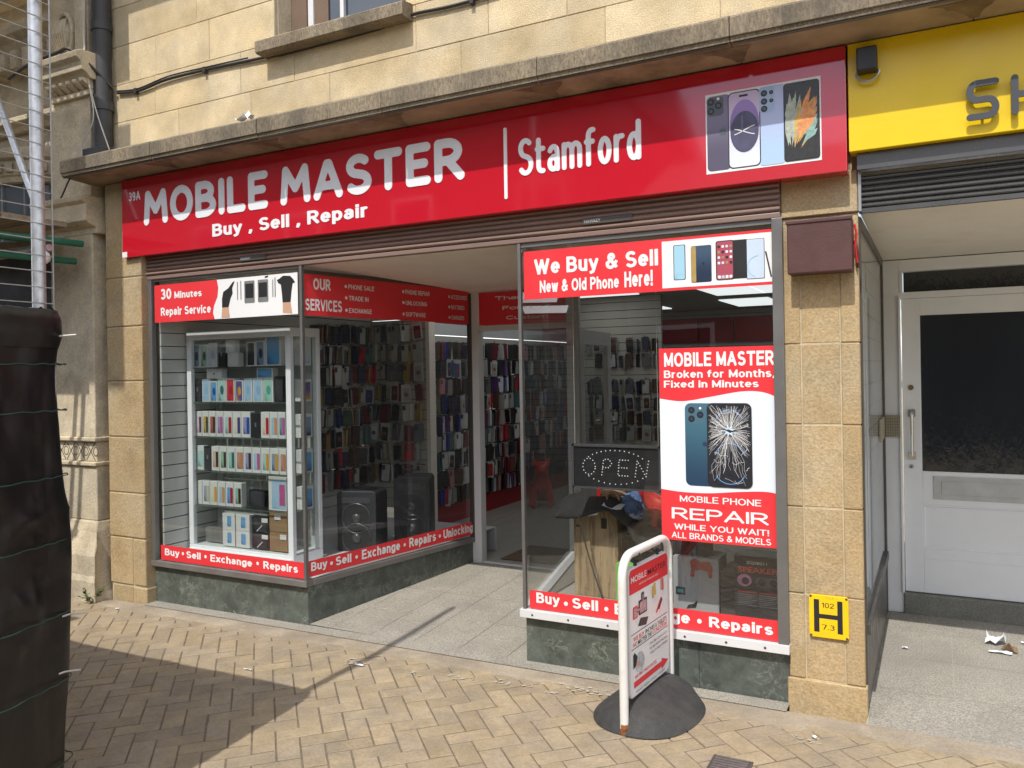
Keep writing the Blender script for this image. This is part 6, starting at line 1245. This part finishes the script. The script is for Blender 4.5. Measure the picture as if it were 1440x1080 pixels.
glz = MB(); d1m = thing('x', 'x', 'x') if 0 else None
# standing bulldog, facing -x, seen through the right window
SJ = [((.18, 0, .30), .12), ((0, 0, .31), .11), ((-.17, 0, .34), .14), ((-.27, 0, .42), .10), ((-.36, 0, .47), .115), ((-.45, 0, .43), .08), ((-.33, .09, .56), .035), ((-.31, .12, .62), .015), ((-.33, -.09, .56), .035), ((-.31, -.12, .62), .015),
      ((-.19, .12, .20), .06), ((-.19, .13, .09), .05), ((-.21, .13, .03), .05), ((-.19, -.12, .20), .06), ((-.19, -.13, .09), .05), ((-.21, -.13, .03), .05), ((.20, .10, .20), .07), ((.24, .11, .11), .045), ((.21, .11, .03), .045), ((.20, -.10, .20), .07), ((.24, -.11, .11), .045), ((.21, -.11, .03), .045), ((.32, 0, .36), .025)]
SE = [(0, 1), (1, 2), (2, 3), (3, 4), (4, 5), (4, 6), (6, 7), (4, 8), (8, 9), (2, 10), (10, 11), (11, 12), (2, 13), (13, 14), (14, 15), (0, 16), (16, 17), (17, 18), (0, 19), (19, 20), (20, 21), (0, 22)]
skinned('dog_statue', SJ, SE, REDRESIN, 'dark red standing bulldog statue on the cloth half behind the poster', 'statue', (-1.33, 4.42, .735), .42, R_(10), 'red bulldog statues')
TJ = [((.05, 0, .05), .022), ((0, 0, .055), .026), ((-.05, 0, .05), .02), ((-.08, 0, .06), .017), ((-.105, 0, .055), .009), ((.10, 0, .04), .012), ((.16, 0, .03), .005), ((-.04, .025, .02), .009), ((-.045, .03, .0), .009), ((-.04, -.025, .02), .009), ((-.045, -.03, .0), .009), ((.045, .025, .02), .009), ((.05, .03, .0), .009), ((.045, -.025, .02), .009), ((.05, -.03, .0), .009)]
skinned('toy_dinosaur', TJ, [(0, 1), (1, 2), (2, 3), (3, 4), (0, 5), (5, 6), (2, 7), (7, 8), (2, 9), (9, 10), (0, 11), (11, 12), (0, 13), (13, 14)], TOYB, 'tan toy dinosaur standing on the black cloth above the white leaflet', 'toy', (-1.62, 4.285, .912), .75, R_(12))
BJ = [((0, 0, .075), .017), ((0, 0, .03), .016), ((-.005, 0, .008), .016), ((-.045, 0, .004), .014)]
for k, (x, y, l_) in enumerate(((-1.715, 4.32, 'tall red toy boot at the left end of the bundled cloths'), (-1.665, 4.30, 'small red toy boot in front of the striped cloth'))): skinned('toy_boot', BJ, [(0, 1), (1, 2), (2, 3)], REDRESIN, l_, 'toy boot', (x, y, .90), (1, .6)[k], .3, 'red toy boots')
T = thing('speaker_carton', 'black carton printed with a red SPEAKER title in the right window corner', 'box', (-.79, 4.15, .362)); mb = MB(); mb.box(-.905, -.672, 4.08, 4.25, .362, .708); mb.build('carton', DBOX, T, bevel=.003)
sq = FP(4.079); text('ZQS8211', sq, -.845, -.745, .668, .684, .001, WVIN, T, .01); text('SPEAKER', sq, -.885, -.692, .628, .656, .001, mat('dull_red_print', (.75, .10, .09), .5, .1, 20), T, .02)
mb = flat(MB()); mb.disc(sq, -.855, .588, .036, .001, 0, rv=.03); mb.disc(sq, -.85, .585, .018, .0016, 1); mb.poly(sq, rr(-.80, -.69, .56, .61, .02), .001, 2); mb.disc(sq, -.77, .585, .018, .0016, 1); mb.disc(sq, -.715, .585, .018, .0016, 1)
for a in (-.888, -.785):
    mb.quad(sq, a, a+.092, .528, .534, .001, 3)
    for k in range(7): mb.quad(sq, a, a+.092-(k % 3)*.012, .516-.009*k, .520-.009*k, .001, 2)
mb.build('printed_pictures', [mat('pink_print', (.5, .25, .4), .5, .2, 30), BLK, mat('grey_print', (.10, .105, .12), .5, .3, 50), mat('dull_red_line', (.5, .05, .05), .5, 0)], T)
T = thing('dog_picture_carton', 'pale carton with a red dog picture standing behind the swing board', 'box', (-1.1, 4.2, .362)); mb = MB(); mb.box(-1.24, -1.0, 4.15, 4.34, .362, .66); mb.build('carton', mat('grey_white_card', (.34, .35, .36), .5, .08, 6), T, bevel=.003)
dq = FP(4.149); mb = flat(MB()); mb.poly(dq, [(-1.15, .56), (-1.14, .60), (-1.15, .64), (-1.12, .655), (-1.09, .64), (-1.05, .645), (-1.03, .62), (-1.035, .56), (-1.05, .56), (-1.055, .59), (-1.09, .60), (-1.12, .59), (-1.125, .56)], .001, 0); mb.quad(dq, -1.225, -1.175, .46, .50, .001, 1); mb.quad(dq, -1.215, -1.185, .47, .49, .0016, 2); mb.poly(dq, [(-1.17, .39), (-1.12, .40), (-1.11, .44), (-1.13, .42), (-1.16, .41)], .001, 1); mb.build('printed_pictures', [mat('rust_dog_print', (.35, .08, .05), .5, .1, 20), BLK, mat('teal_print', (.1, .35, .35), .5, 0)], T)
T = thing('green_carton', 'narrow bright green carton behind the swing board', 'box', (-1.5, 4.15, .362)); mb = MB(); mb.box(-1.542, -1.44, 4.10, 4.18, .362, .60); mb.build('carton', GRNBOX, T, bevel=.003)
T = thing('black_carton', 'plain black carton between the pale carton and the SPEAKER carton', 'box', (-.96, 4.3, .346)); mb = MB(); mb.box(-.995, -.915, 4.16, 4.4, .346, .60); mb.build('carton', mat('charcoal_card', (.06, .06, .065), .5, .1, 8), T, bevel=.003)
T = thing('door_mat', 'brown mat on the shop floor just inside the doorway', 'mat', (-2.75, 5.9, .15)); mb = MB(); mb.box(-3.08, -2.42, 5.62, 6.15, .149, .158); mb.build('pile', MAT_, T)
